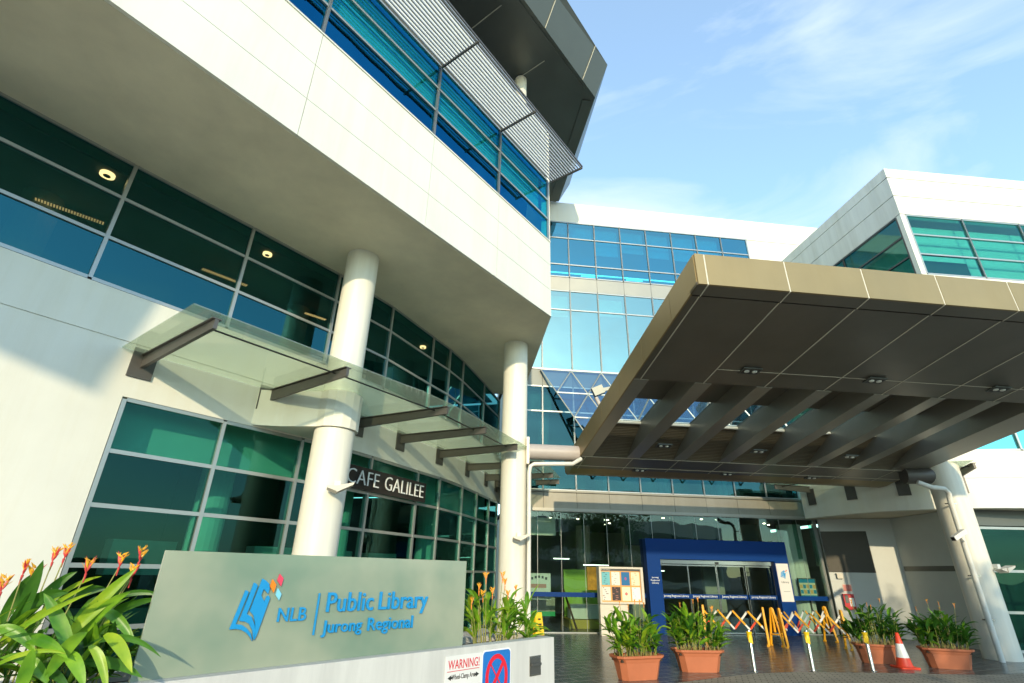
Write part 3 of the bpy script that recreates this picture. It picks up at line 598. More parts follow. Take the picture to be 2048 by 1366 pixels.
# ------------------------------------------------------------------ ENTRANCE CANOPY
NL = np.array([2.78, 6.58, 5.8]); a83 = R(83.3)
E1 = np.array([math.sin(a83), math.cos(a83), 0]); E2 = np.array([-math.cos(a83), math.sin(a83), 0]); SL = .15
def cv(u, v, h): return tuple(NL + E1 * u + E2 * v + np.array([0, 0, -SL * v + h]))
def cbox(mb, u0, u1, v0, v1, h0, h1, m=0): return mb.hexa([cv(u0, v0, h0), cv(u1, v0, h0), cv(u1, v1, h0), cv(u0, v1, h0), cv(u0, v0, h1), cv(u1, v0, h1), cv(u1, v1, h1), cv(u0, v1, h1)], m)
can = thing('entrance_canopy', 'large sloping bronze metal canopy on posts over the entrance drive, with open slots', 'canopy', (8, 11, 0))
W_ = 10.25; T_ = .54; VE = 8.35
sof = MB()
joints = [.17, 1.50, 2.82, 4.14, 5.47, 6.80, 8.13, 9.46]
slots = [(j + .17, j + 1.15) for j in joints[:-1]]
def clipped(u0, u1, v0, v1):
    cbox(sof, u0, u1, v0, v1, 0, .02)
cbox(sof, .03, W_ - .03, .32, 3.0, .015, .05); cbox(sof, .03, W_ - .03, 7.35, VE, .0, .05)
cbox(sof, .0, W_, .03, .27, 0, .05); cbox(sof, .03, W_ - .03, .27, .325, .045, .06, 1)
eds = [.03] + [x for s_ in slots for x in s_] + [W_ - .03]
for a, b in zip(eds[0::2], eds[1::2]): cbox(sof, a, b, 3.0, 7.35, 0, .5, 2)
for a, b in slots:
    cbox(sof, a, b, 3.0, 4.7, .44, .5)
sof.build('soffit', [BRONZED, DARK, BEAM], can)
rib = MB()
for a, b in slots:
    n_ = 22
    for k in range(n_):
        t0 = k / n_; t1 = (k + .55) / n_
        v0 = 6.15 + 1.2 * t0; v1 = 6.15 + 1.2 * t1; h0 = .46 * (1 - t0); h1 = .46 * (1 - t1)
        rib.hexa([cv(a, v0, h0), cv(b, v0, h0), cv(b, v1, h1), cv(a, v1, h1), cv(a, v0, h0 + .04), cv(b, v0, h0 + .04), cv(b, v1, h1 + .04), cv(a, v1, h1 + .04)])
    rib.hexa([cv(a, 6.15, .475), cv(b, 6.15, .475), cv(b, 7.35, .03), cv(a, 7.35, .03), cv(a, 6.15, .50), cv(b, 6.15, .50), cv(b, 7.35, .06), cv(a, 7.35, .06)])
    cbox(rib, a, b, 6.1, 6.15, .44, .5, 1)
rib.build('louvre_panel', [mat('louvre_bronze', (.20, .17, .12), .45, .4), SEAM], can)
gs = MB()
for a, b in slots: cbox(gs, a, b, 4.7, 6.1, .47, .48)
gs.build('roof_glass', glass('skylight_glass', (.8, .88, .9), (.8, .9, 1), .06, 0), can)
tp = MB(); cbox(tp, 0.02, W_ - .02, .1, 4.7, .50, T_)
for a, b in zip(eds[0::2], eds[1::2]): cbox(tp, a, b, 4.7, 6.15, .50, T_)
cbox(tp, 0.02, W_ - .02, 6.15, VE, .50, T_)
tp.build('roof_deck', GREYM, can)
fa_ = MB()
ff = [0] + [j for j in joints] + [W_]
for a, b in zip(ff[:-1], ff[1:]):
    if b - a > .02: fa_.hexa([cv(a + .014, 0, -.0), cv(b - .014, 0, 0), cv(b - .014, .03, 0), cv(a + .014, .03, 0), cv(a + .014, 0, T_), cv(b - .014, 0, T_), cv(b - .014, .03, T_), cv(a + .014, .03, T_)])
vv = [0.03, 1.0, 2.4, 3.8, 5.2, 6.6, VE]
for a, b in zip(vv[:-1], vv[1:]):
    cbox(fa_, -.0, .03, a + .006, b - .006, 0, T_); cbox(fa_, W_ - .03, W_, a + .006, b - .006, 0, T_)
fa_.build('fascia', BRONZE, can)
sm = MB()
for j in joints:
    cbox(sm, j - .013, j + .013, .006, .028, .0, T_); cbox(sm, j - .009, j + .009, .32, 3.0, .006, .0148); cbox(sm, j - .009, j + .009, 7.35, VE, -.006, -.0005); cbox(sm, j - .009, j + .009, .03, .29, -.006, -.0005)
cbox(sm, 1.52, W_ - .05, 2.43, 2.442, .008, .0146); cbox(sm, .05, W_ - .05, 7.352, 7.38, -.008, -.001); cbox(sm, .05, W_ - .05, 8.1, 8.13, -.008, -.001)
sm.build('seam', SEAM, can)
ed = MB()   # rolled rear edge
pr = [(0, 0.0), (.35, -.02), (.65, .02), (.85, .14), (.92, .3), (.85, .46), (.6, T_), (0, T_)]
n = len(pr); vs = [cv(0.0, VE + a, b) for a, b in pr] + [cv(W_, VE + a, b) for a, b in pr]
ed.add(vs, [tuple(range(n)), tuple(range(n, 2 * n))[::-1]] + [(i, n + i, n + (i + 1) % n, (i + 1) % n) for i in range(n)])
ed.build('rear_edge', BRONZE, can, smooth=True)
for (u, v, h) in ((2.16, 2.37, 0), (4.84, 2.42, 0), (7.66, 2.44, 0), (1.97, 6.32, 0), (4.62, 6.39, 0), (7.3, 6.45, 0), (2.0, 8.25, 0), (4.7, 8.25, 0), (7.4, 8.25, 0)):
    lb = MB(); cbox(lb, u - .17, u + .17, v - .09, v + .09, -.022, .012); lb_ = lb.build('downlight', BLACK, can)
    q = MB()
    for s_ in (-.08, .08): p = cv(u + s_, v, -.05); q.lathe(p, [(.02, 0), (.045, .01), (.05, .03), (.03, .04)], 14)
    q.build('bulb', BULB, lb_, smooth=True)
    bz = MB()
    for x0, x1, y0, y1 in ((-.19, .19, -.11, -.09), (-.19, .19, .09, .11), (-.19, -.17, -.09, .09), (.17, .19, -.09, .09)): cbox(bz, u + x0, u + x1, v + y0, v + y1, -.026, -.002)
    bz.build('trim', GREYM, lb_)
# stub beam from column to canopy, drain pipes
bt = MB(); bt.tube([(c2[0] + .40, c2[1], 4.80), (1.93, 14.1, 4.80)], .21, 28); bt.build('stub_beam', PIPE, can, smooth=True)
MB().box(WORLD, c2[0] + .335, c2[0] + .41, -c2[1] - .30, -c2[1] + .30, 4.42, 5.14).build('end_plate', COLM, can)
MB().tube([(1.95, 13.9, 4.62), (1.7, 13.8, 4.46), (.66, 13.72, 4.42), (.56, 13.72, 4.36), (.53, 13.72, 4.2), (.53, 13.72, 0)], .055, 14).build('drain_pipe', WPIPE, can, smooth=True)
cR = (12.55, 14.85)
MB().lathe((*cR, 0), [(.40, 0), (.40, 5.6)], 48).build('column', COLM, can, smooth=True)
bt = MB(); bt.tube([(11.5, 15.0, 4.55), (12.25, 14.9, 4.55)], .23, 24); bt.build('stub_beam', BRK, can, smooth=True)
MB().tube([(11.3, 14.3, 4.25), (11.6, 14.25, 4.12), (11.95, 14.25, 4.08), (12.07, 14.3, 3.98), (12.09, 14.36, 3.8), (12.09, 14.36, 0)], .065, 14).build('drain_pipe', WPIPE, can, smooth=True)
for z in (.9, 1.9, 2.9, 3.7): MB().box(WORLD, 12.0, 12.3, -14.46, -14.42, z, z + .03).build('pipe_clip', STEEL, can)

# ------------------------------------------------------------------ GLASS AWNINGS
def awning(name, label, PT, qs, outw, side, loc, z0=4.45, z1=4.92, ends=None):
    aw = thing(name, label, 'awning', loc)
    tips = []
    for q in qs:
        A = np.array(PT.at(q)); n_ = np.array(PT.nrm(q)); fr = Fr(tuple(A), math.degrees(math.atan2(-n_[1], n_[0])) ); fr.n = np.array([n_[0], n_[1], 0]); fr.t = np.array([-n_[1], n_[0], 0])
        pm_ = MB(); pm_.box(fr, -.17, .17, .005, .03, z0 - .02, z1 - .02); bp = pm_.build('bracket', BRK, aw)
        ar = MB()
        ar.hexa([fr.w(-.025, outw, 4.66), fr.w(.025, outw, 4.66), fr.w(.025, .03, 4.60), fr.w(-.025, .03, 4.60), fr.w(-.025, outw, 4.795), fr.w(.025, outw, 4.795), fr.w(.025, .03, 4.795), fr.w(-.025, .03, 4.795)])
        ar.box(fr, -.06, .06, .03, outw, 4.80, 4.815); ar.box(fr, -.07, .07, .03, outw, 4.565, 4.58) if False else None
        ar.build('bracket_arm', BRK, bp); tips.append((fr, A, n_))
    gm_ = MB()
    gq = [qs[0] - .34] + list(qs[1:])
    for (a, b) in zip(gq[:-1], gq[1:]):
        k = 4
        for i in range(k):
            qa = a + (b - a) * i / k; qb = a + (b - a) * (i + 1) / k
            A0 = PT.off(qa, .02); A1 = PT.off(qa, outw + .05); B0 = PT.off(qb, .02); B1 = PT.off(qb, outw + .05)
            gm_.add([(*A0, 4.83), (*B0, 4.83), (*B1, 4.86), (*A1, 4.86), (*A0, 4.845), (*B0, 4.845), (*B1, 4.875), (*A1, 4.875)], [(3, 2, 1, 0), (4, 5, 6, 7), (2, 3, 7, 6), (0, 1, 5, 4)])
    gm_.build('pane', AWN, aw)
    rd = MB()
    for (fa1, A1_, n1), (fb1, B1_, n2) in zip(tips[:-1], tips[1:]):
        p = fa1.w(0, outw - .3, 4.76); q_ = fb1.w(0, outw - .3, 4.76); rd.tube([p, q_], .014, 8)
    if rd.v: rd.build('tie_rod', BLACK, aw)
    return aw
awning('glass_awning', 'frosted glass awning on dark steel brackets along the curved cafe wall', WP, [7.97, 10.06, 12.25, 13.82, 15.67, 17.65, 19.6, 20.9], 2.35, 1, (-4, 10, 4.5))
awning('glass_awning', 'small frosted glass awning on dark brackets above the porch on the right', WR, [.5, 2.1, 3.6, 5.0], 1.5, 1, (12, 16, 4.5), 4.2, 4.75)

# cafe sign
sfr, sl = frame2(WP.off(11.5, .08), WP.off(14.95, .08))
cs = thing('cafe_sign', 'long black fascia sign with thin white capital letters beside the first column', 'sign', sfr.w(sl / 2, 0, 3.35))
MB().box(sfr, 0, sl, 0, .06, 3.33, 3.80).build('board', mat('sign_black', (.018, .014, .013), .35), cs)
x0 = sfr.px(690, 940)[0]; x1 = sfr.px(751, 960)[0]; x2 = sfr.px(763, 965)[0]; x3 = sfr.px(839, 990)[0]
text(cs, 'lettering', 'CAFE', sfr, x0 - .03, x1, 3.42, 3.72, .10, .02, PWHITE, wt=-.014); text(cs, 'lettering', 'GALILEE', sfr, x2, x3, 3.42, 3.72, .10, .02, PWHITE, wt=-.014)

# ------------------------------------------------------------------ SIGN ON ITS PLANTER WALL
FS = Fr((-.49, 6.84), 43.4)
pln = thing('planter_wall', 'long low weathered white concrete planter wall under the frosted glass sign', 'planter', FS.w(-1, -.3, 0))
k_ = MB(); k_.box(FS, -6.5, 1.64, -.14, .03, 0, .985); k_.box(FS, -6.5, 1.64, -1.0, -.88, 0, .95); k_.box(FS, 1.52, 1.64, -.88, -.14, 0, .985)
k_.build('wall', CONC, pln); MB().box(FS, -6.5, 1.52, -.88, -.14, .1, .88).build('soil', SOIL, pln)
sg = thing('library_sign', 'big frosted green glass sign panel with blue lettering and an open book logo', 'sign', FS.w(-1.64, -.03, 1.0))
MB().box(FS, -3.29, 0, -.045, -.02, .99, 1.9).build('glass_panel', SIGNG, sg)
MB().box(FS, -3.29, 0, -.06, -.005, .986, 1.0).build('base_channel', ALU, sg)
u0, zb0 = FS.px(462, 1250); logo(sg, FS, -2.665, 1.205, .385, .53, -.016, .014, [SBLUE, SORANGE, SPINK, SLIGHT])
text(sg, 'lettering', 'NLB', FS, -2.27, -2.0, 1.345, 1.455, -.017, .015, SBLUE)
MB().box(FS, -1.905, -1.892, -.017, -.002, 1.22, 1.57).build('divider_bar', SBLUE, sg)
text(sg, 'lettering', 'Public', FS, -1.805, -1.285, 1.405, 1.575, -.017, .02, SBLUE); text(sg, 'lettering', 'Library', FS, -1.215, -.575, 1.355, 1.575, -.017, .02, SBLUE)
text(sg, 'lettering', 'Jurong', FS, -1.82, -1.39, 1.195, 1.335, -.017, .02, SBLUE); text(sg, 'lettering', 'Regional', FS, -1.32, -.76, 1.185, 1.338, -.017, .02, SBLUE)
wr = thing('warning_sign', 'white wheel clamp warning sign with red heading on the planter wall', 'sign', FS.w(0, .035, .7))
MB().box(FS, -.29, .27, .032, .038, .45, .915).build('board', mat('sign_white', (.74, .73, .71), .5, noise=.05), wr)
SR = mat('sign_red', (.62, .015, .04), .4)
text(wr, 'lettering', 'WARNING!', FS, -.25, .23, .785, .875, .039, .002, SR); MB().box(FS, -.26, .23, .039, .041, .763, .769).build('line', SR, wr)
text(wr, 'lettering', 'Wheel-Clamp Area', FS, -.19, .17, .67, .735, .039, .002, BLACK)
for a, b in ((-.25, -.20), (.23, .18)): MB().face_prism(FS, [(a, .705), (b, .73), (b, .715), (b + (b - a) * .5, .715), (b + (b - a) * .5, .695), (b, .695), (b, .68)], .039, .041).build('arrow', BLACK, wr)
ns = thing('no_stopping_sign', 'blue no stopping sign with red ring and cross on the planter wall', 'sign', FS.w(.53, .035, .6))
def rrect(a, b, c, d, r, n=6):
    o = []
    for cx, cy, st_ in ((b - r, d - r, 0), (a + r, d - r, 90), (a + r, c + r, 180), (b - r, c + r, 270)):
        for k in range(n + 1): an = R(st_ + 90 * k / n); o.append((cx + r * math.cos(an), cy + r * math.sin(an)))
    return o
MB().face_prism(FS, rrect(.275, .775, .28, .93, .05), .032, .036).build('border', PWHITE, ns)
MB().face_prism(FS, rrect(.29, .76, .295, .915, .045), .037, .040).build('board', mat('sign_blue_field', (.01, .16, .52), .4), ns)
rg = MB(); cx, cy = .525, .64
for k in range(40):
    a0_, a1_ = R(9 * k), R(9 * (k + 1)); rg.face_prism(FS, [(cx + .14 * math.cos(a0_), cy + .19 * math.sin(a0_)), (cx + .19 * math.cos(a0_), cy + .24 * math.sin(a0_)), (cx + .19 * math.cos(a1_), cy + .24 * math.sin(a1_)), (cx + .14 * math.cos(a1_), cy + .19 * math.sin(a1_))], .041, .043)
for sx in (1, -1): rg.face_prism(FS, [(cx - sx * .115 - .018, cy - .14), (cx - sx * .115 + .022, cy - .165), (cx + sx * .115 + .018, cy + .14), (cx + sx * .115 - .022, cy + .165)], .0435 if sx > 0 else .0445, .0442 if sx > 0 else .0455)
rg.build('ring_and_cross', mat('ring_red', (.72, .01, .03), .4), ns)
hl = thing('wall_light', 'small recessed step light with grey hood at the end of the planter wall', 'light', FS.w(1.24, .03, .68))
MB().box(FS, 1.13, 1.35, .031, .04, .58, .80).build('plate', STEEL, hl); MB().box(FS, 1.15, 1.33, .041, .045, .60, .78).box(FS, 1.15, 1.33, .046, .07, .69, .72).build('hood', DARKALU, hl)

# ------------------------------------------------------------------ PLANTS
def blade(mb, base, yaw, tilt, length, width, droop, m=0, seg=7, fold=.35, roll=0):
    p = Vector(base); an = tilt; vs = []; d = Vector((math.cos(yaw), math.sin(yaw), 0)); side = Vector((-math.sin(yaw), math.cos(yaw), 0))
    for i in range(seg + 1):
        t = i / seg; w_ = width * ((t + .03) ** .6 * (1 - t) ** .85) / .38 * .85 + .002
        up = Vector((0, 0, 1)); tan = d * math.sin(an) + up * math.cos(an); nrm = (d * -math.cos(an) + up * math.sin(an))
        sd_ = (side * math.cos(roll) + nrm * math.sin(roll)); nn_ = sd_.cross(tan)
        if nn_.dot(nrm) < 0: nn_ = -nn_
        e = nn_ * fold * w_ / 2; ww = .06 * math.sin(i * 2.1 + yaw * 7) * w_
        vs += [tuple(p - sd_ * w_ / 2 + e + nn_ * ww), tuple(p - sd_ * w_ / 4 + e * .6), tuple(p), tuple(p + sd_ * w_ / 4 + e * .6), tuple(p + sd_ * w_ / 2 + e - nn_ * ww)]
        p = p + tan * length / seg; an += droop / seg
    fs = []
    for i in range(seg):
        for k in range(4): fs.append((i * 5 + k, i * 5 + k + 1, i * 5 + k + 6, i * 5 + k + 5))
    mb.add(vs, fs, m)
def flower(mb, p, yaw, s=.1, lean=.3):
    p = Vector(p); mb.tube([p - Vector((0, 0, s * .6)), p], [.004, .009], 6, 0)
    for k in range(7):
        a = yaw + (k % 2) * math.pi + random.uniform(-.45, .45); t_ = .2 + .14 * k + random.uniform(-.1, .25)
        d_ = Vector((math.cos(a) * math.sin(t_), math.sin(a) * math.sin(t_), math.cos(t_)))
        b = p + Vector((0, 0, s * .14 * k)); L_ = s * (1.0 - .08 * k) * random.uniform(.75, 1.1)
        mb.tube([b, b + d_ * L_ * .3, b + d_ * L_ * .65 + Vector((0, 0, .04 * L_)), b + d_ * L_ + Vector((0, 0, .12 * L_))], [.004, .0085 * s / .1, .005 * s / .1, .0008], 6, 0 if k in (0, 1, 3) else 1)
        for j in range(2):
            dd = (d_ + Vector((random.uniform(-.5, .5), random.uniform(-.5, .5), .3))).normalized(); mb.tube([b + d_ * L_ * .3, b + dd * L_ * .8], [.0035 * s / .1, .0012], 5, 1)
def clump(name, label, loc, rx, ry, n, hmin, hmax, ll, lw, fl_pts, rot=0, base_z=0, group=None, mats=None, stub=18, cat='plant', parent=None, seed=1):
    rnd = random.Random(seed); st0 = random.getstate(); random.seed(seed)
    t_ = thing(name, label, cat, loc, group) if parent is None else parent
    L0 = Vector(loc); lf = MB(); sm_ = MB()
    ca, sa = math.cos(rot), math.sin(rot)
    for i in range(n):
        x = rnd.uniform(-rx, rx); y = rnd.uniform(-ry, ry); bx = L0.x + x * ca - y * sa; by = L0.y + x * sa + y * ca; b = Vector((bx, by, L0.z + base_z))
        ht = rnd.uniform(hmin, hmax) * (1 - .25 * (abs(x) / rx) ** 2); out_ = math.atan2(y + rnd.gauss(0, ry), x + rnd.gauss(0, rx * .7)) + rot
        lean = rnd.uniform(.02, .22) + .15 * abs(x) / rx
        top = b + Vector((math.cos(out_) * lean * ht, math.sin(out_) * lean * ht, ht))
        sm_.tube([b, b.lerp(top, .5) + Vector((0, 0, .02)), top], [.008, .006, .004], 5, 0)
        for k in range(rnd.choice((4, 5, 6, 7))):
            f = rnd.uniform(.22, 1.0); p = b.lerp(top, f); yw = out_ + rnd.uniform(-1.9, 1.9)
            s_ = rnd.uniform(.7, 1.15); blade(lf, p, yw, rnd.uniform(.3, 1.1), ll * s_, lw * s_ * rnd.uniform(.8, 1.15), rnd.uniform(.3, 1.25), rnd.choice((0, 0, 0, 1, 1, 2)), roll=rnd.uniform(-.5, .5))
    for i in range(stub):
        x = rnd.uniform(-rx, rx); y = rnd.uniform(-ry, ry); bx = L0.x + x * ca - y * sa; by = L0.y + x * sa + y * ca
        h_ = rnd.uniform(.06, .16); sm_.tube([(bx, by, L0.z + base_z), (bx + rnd.gauss(0, .015), by, L0.z + base_z + h_)], .008, 6, 1)
    lf.build('leaves', mats or [LEAF, LEAFD, LEAFY], t_, smooth=True); sm_.build('stems', [STEM, STEMB], t_)
    for (fx, fy, fz, s_) in fl_pts:
        fb = MB(); b = Vector((L0.x + (fx - L0.x) * .6, L0.y + (fy - L0.y) * .6, L0.z + base_z)); p = Vector((fx, fy, fz))
        fb.tube([b, b.lerp(p, .6) + Vector((0, 0, .03)), p], [.006, .005, .004], 6, 2); flower(fb, p, random.uniform(0, 6), s_)
        fb.build('flower', [FRED if s_ > .1 else FORG, FYEL, STEM], t_)
    random.setstate(st0)
    return t_
# heliconias in the planter wall
fx = [(105, 1112, 4.35), (128, 1105, 4.35), (45, 1138, 4.2), (62, 1150, 4.25), (172, 1135, 4.35), (238, 1122, 4.5), (278, 1112, 4.5), (262, 1146, 4.5), (2, 1172, 4.1)]
def atY(x, y, Y): d = ray(x, y); return d * Y / d[1] + np.array([0, 0, H])
fpt = [(*atY(x, y + 12, Y), .108) for x, y, Y in fx]
lc = FS.w(-4.0, -.35, .88)
hp = thing('heliconia_plant', 'large leafy plant with red and yellow claw flowers left of the glass sign', 'plant', lc)
# hand-set broad leaves (start px, end px, depth, width)
big = MB(); rnd = random.Random(4)
def leaf_px(mb, a, b, Y, w_, m, bend=.12, fold=.3, seg=9, yb=0):
    a = (a[0] - (b[0] - a[0]) * .12, a[1] - (b[1] - a[1]) * .12); b = (b[0] + (b[0] - a[0]) * .30, b[1] + (b[1] - a[1]) * .26); w_ *= .66
    A = Vector(atY(*a, Y)); B = Vector(atY(*b, Y + yb)); d = B - A; Ln = d.length; t = d.normalized(); view = (Vector((0, 0, H)) - (A + B) / 2).normalized()
    s_ = t.cross(view).normalized(); nrm = s_.cross(t).normalized(); vs = []
    for i in range(seg + 1):
        u = i / seg; ww = w_ * ((u + .03) ** .6 * (1 - u) ** .8) / .385 + .002
        p = A + d * u + Vector((0, 0, 1)) * bend * Ln * 4 * u * (1 - u); e = nrm * fold * ww / 2
        wv = .05 * ww * math.sin(u * 9 + w_ * 50)
        vs += [tuple(p - s_ * ww / 2 + e + nrm * wv), tuple(p - s_ * ww / 4 + e * .6), tuple(p), tuple(p + s_ * ww / 4 + e * .6), tuple(p + s_ * ww / 2 + e - nrm * wv)]
    mb.add(vs, [(i * 5 + k, i * 5 + k + 1, i * 5 + k + 6, i * 5 + k + 5) for i in range(seg) for k in range(4)], m)
BL = [((28, 1262), (72, 1152), 4.2, .12, 1), ((8, 1292), (142, 1196), 4.15, .05, 2), ((12, 1275), (140, 1205), 4.0, .05, 2), ((50, 1240), (128, 1165), 4.3, .10, 1), ((35, 1232), (112, 1196), 4.25, .13, 1),
      ((95, 1212), (176, 1166), 4.5, .045, 2), ((138, 1300), (100, 1212), 4.1, .12, 0), ((140, 1268), (240, 1166), 4.35, .12, 2), ((140, 1270), (206, 1214), 4.2, .12, 2), ((138, 1300), (230, 1210), 4.3, .11, 0),
      ((205, 1215), (246, 1172), 4.5, .10, 1), ((218, 1205), (300, 1196), 4.5, .06, 1), ((100, 1345), (156, 1282), 4.0, .12, 0), ((205, 1225), (254, 1276), 4.4, .10, 0), ((215, 1275), (252, 1330), 4.3, .11, 2),
      ((40, 1282), (112, 1310), 4.0, .10, 0), ((-10, 1262), (52, 1300), 3.9, .10, 0), ((132, 1310), (160, 1362), 4.0, .11, 0), ((182, 1300), (206, 1372), 4.1, .08, 2), ((105, 1222), (190, 1188), 4.6, .12, 1),
      ((0, 1250), (46, 1172), 4.3, .11, 1), ((-10, 1336), (96, 1314), 3.9, .04, 2), ((40, 1380), (60, 1315), 3.9, .11, 0), ((180, 1296), (286, 1310), 4.35, .06, 1), ((150, 1285), (222, 1240), 4.6, .13, 1), ((160, 1310), (228, 1286), 4.7, .13, 1), ((170, 1330), (256, 1350), 4.3, .10, 1), ((88, 1360), (22, 1326), 4.0, .10, 0),
      ((170, 1262), (282, 1212), 4.7, .10, 1), ((60, 1340), (120, 1372), 4.1, .09, 1), ((10, 1310), (70, 1250), 4.5, .12, 1), ((95, 1300), (150, 1240), 4.7, .13, 1), ((120, 1372), (205, 1340), 4.5, .11, 1)]
for a, b, Y, w_, m_ in BL: leaf_px(big, a, b, Y, w_ * 1.0, m_, rnd.uniform(.03, .16), yb=rnd.uniform(-.12, .12))
big.build('leaves', [LEAF, LEAFD, LEAFY], hp, smooth=True)
clump('heliconia_plant', '', lc, .66, .26, 40, .15, .50, .42, .06, fpt, rot=math.atan2(FS.t[1], FS.t[0]), seed=11, stub=0, parent=hp)
rc = FS.w(.85, -.45, .88)
fr_ = [(972, 1160, 7.3), (958, 1182, 7.4), (1005, 1158, 7.6), (1010, 1172, 7.6), (1032, 1185, 7.8), (985, 1190, 7.5), (943, 1210, 7.3), (1016, 1195, 7.9), (966, 1196, 7.5)]
clump('heliconia_plant', 'bright green leafy plant with orange claw flowers at the right end of the planter wall', rc, .66, .20, 30, .26, .60, .36, .075, [(*atY(x, y, Y), .09) for x, y, Y in fr_], rot=math.atan2(FS.t[1], FS.t[0]), seed=5, stub=0, mats=[LEAF, LEAF, LEAFY])
# terracotta troughs
def trough_mesh(parent, W=.98, Dp=.42, Hh=.40):
    mb = MB(); lv = [(0, .78, .74), (.03, .80, .76), (.28, .90, .92), (.30, .92, .95), (.34, .97, 1.0), (.36, 1.04, 1.10), (.40, 1.05, 1.12), (.40, .98, 1.0), (.34, .95, .95)]
    vs = []; base = []
    for z, a, b in lv:
        w_, d_ = W / 2 * a, Dp / 2 * b; ch = .09
        vs += [(-w_ + ch, -d_, z), (w_ - ch, -d_, z), (w_, -d_ + ch, z), (w_, d_ - ch, z), (w_ - ch, d_, z), (-w_ + ch, d_, z), (-w_, d_ - ch, z), (-w_, -d_ + ch, z)]
    fs = [tuple(range(8))[::-1]]
    for i in range(len(lv) - 1):
        for k in range(8): fs.append((i * 8 + k, i * 8 + (k + 1) % 8, (i + 1) * 8 + (k + 1) % 8, (i + 1) * 8 + k))
    mb.add(vs, fs); mb.box(Fr((0, 0), 90), -W / 2 * .9, W / 2 * .9, -Dp / 2 * .85, Dp / 2 * .85, .30, .35, 1)
    me_ = mb
    L0 = Vector(parent.location)
    me_.v = [tuple(Vector(v) + L0) for v in me_.v]
    return me_.build('trough', [TERRA, SOIL], parent)
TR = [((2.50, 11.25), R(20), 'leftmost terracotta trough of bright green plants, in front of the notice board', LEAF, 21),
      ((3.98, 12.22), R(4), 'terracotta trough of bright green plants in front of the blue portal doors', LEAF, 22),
      ((8.80, 13.85), R(-12), 'shaded terracotta trough, leaves coloured darker for shade, standing behind the traffic cone', LEAFD, 23),
      ((9.98, 13.30), R(-14), 'rightmost terracotta trough, leaves coloured darker for shade, beside the big round post', LEAFD, 24)]
for (x, y), rz, lab, lm, sd_ in TR:
    root = thing('planter_trough', lab, 'planter', (x, y, 0), 'terracotta troughs of leafy plants on the forecourt')
    trough_mesh(root)
    rnd = random.Random(sd_); fl2 = [(x + rnd.uniform(-.4, .4), y + rnd.uniform(-.15, .15), rnd.uniform(1.12, 1.32), .06) for _ in range(5)]
    clump('', '', (x, y, 0), (.43), .16, 40 + (sd_ * 7) % 13, .34, .74 + .03 * (sd_ % 4), .33, .088, fl2, base_z=.33, parent=root, seed=sd_, stub=34, mats=[LEAF, LEAFD, LEAFY] if lm is LEAF else [LEAFD, LEAFD, LEAF])  # right-hand troughs get a darker leaf mix, shade put into the colour
    root.rotation_euler.z = rz

# ------------------------------------------------------------------ STREET FURNITURE
bo = thing('bollard', 'leftmost of the three steel bollards with yellow tape, beside the second trough', 'bollard', (5.17, 12.35, 0), 'steel bollards with yellow tape along the paving edge')
MB().lathe((5.17, 12.35, 0), [(.075, 0), (.075, .012), (.04, .016), (.036, .03), (.036, .74), (.032, .75)], 24).build('post', STEEL, bo, smooth=True)
tpm = MB(); tpm.lathe((5.17, 12.35, .56), [(.045, 0), (.055, .05), (.048, .1), (.06, .15), (.05, .165)], 14); tpm.hexa([(5.12, 12.30, .53), (5.20, 12.29, .50), (5.20, 12.31, .5), (5.12, 12.31, .53), (5.12, 12.30, .62), (5.20, 12.29, .60), (5.21, 12.32, .60), (5.12, 12.32, .62)])
tpm.build('yellow_wrap', YELT, bo); MB().lathe((5.17, 12.35, .70), [(.04, 0), (.04, .03)], 14).build('band', BLACK, bo)
for (x, y), lab in (((6.47, 12.5), 'middle of the three steel bollards with yellow tape, in front of the barrier'), ((7.87, 12.72), 'rightmost of the three steel bollards with yellow tape, beside the trough behind the cone')):
    c = copy_tree(bo); c.location = (x, y, 0); c['label'] = lab; c.rotation_euler.z = random.uniform(-.6, .6)
cn = thing('traffic_cone', 'red traffic cone with one white band in front of the shaded trough', 'traffic cone', (8.9, 13.2, 0))
q = MB(); q.prism([(8.9 + a, 13.2 + b) for a, b in rrect(-.22, .22, -.22, .22, .07)], 0.005, .035); q.lathe((8.9, 13.2, .035), [(.17, 0), (.155, .03), (.125, .17)], 28); q.build('base', CRED, cn, smooth=True)
MB().lathe((8.9, 13.2, .205), [(.126, 0), (.075, .27)], 28).build('white_band', CWH, cn, smooth=True); MB().lathe((8.9, 13.2, .475), [(.075, 0), (.034, .21), (.028, .215)], 28).build('tip', CRED, cn, smooth=True)

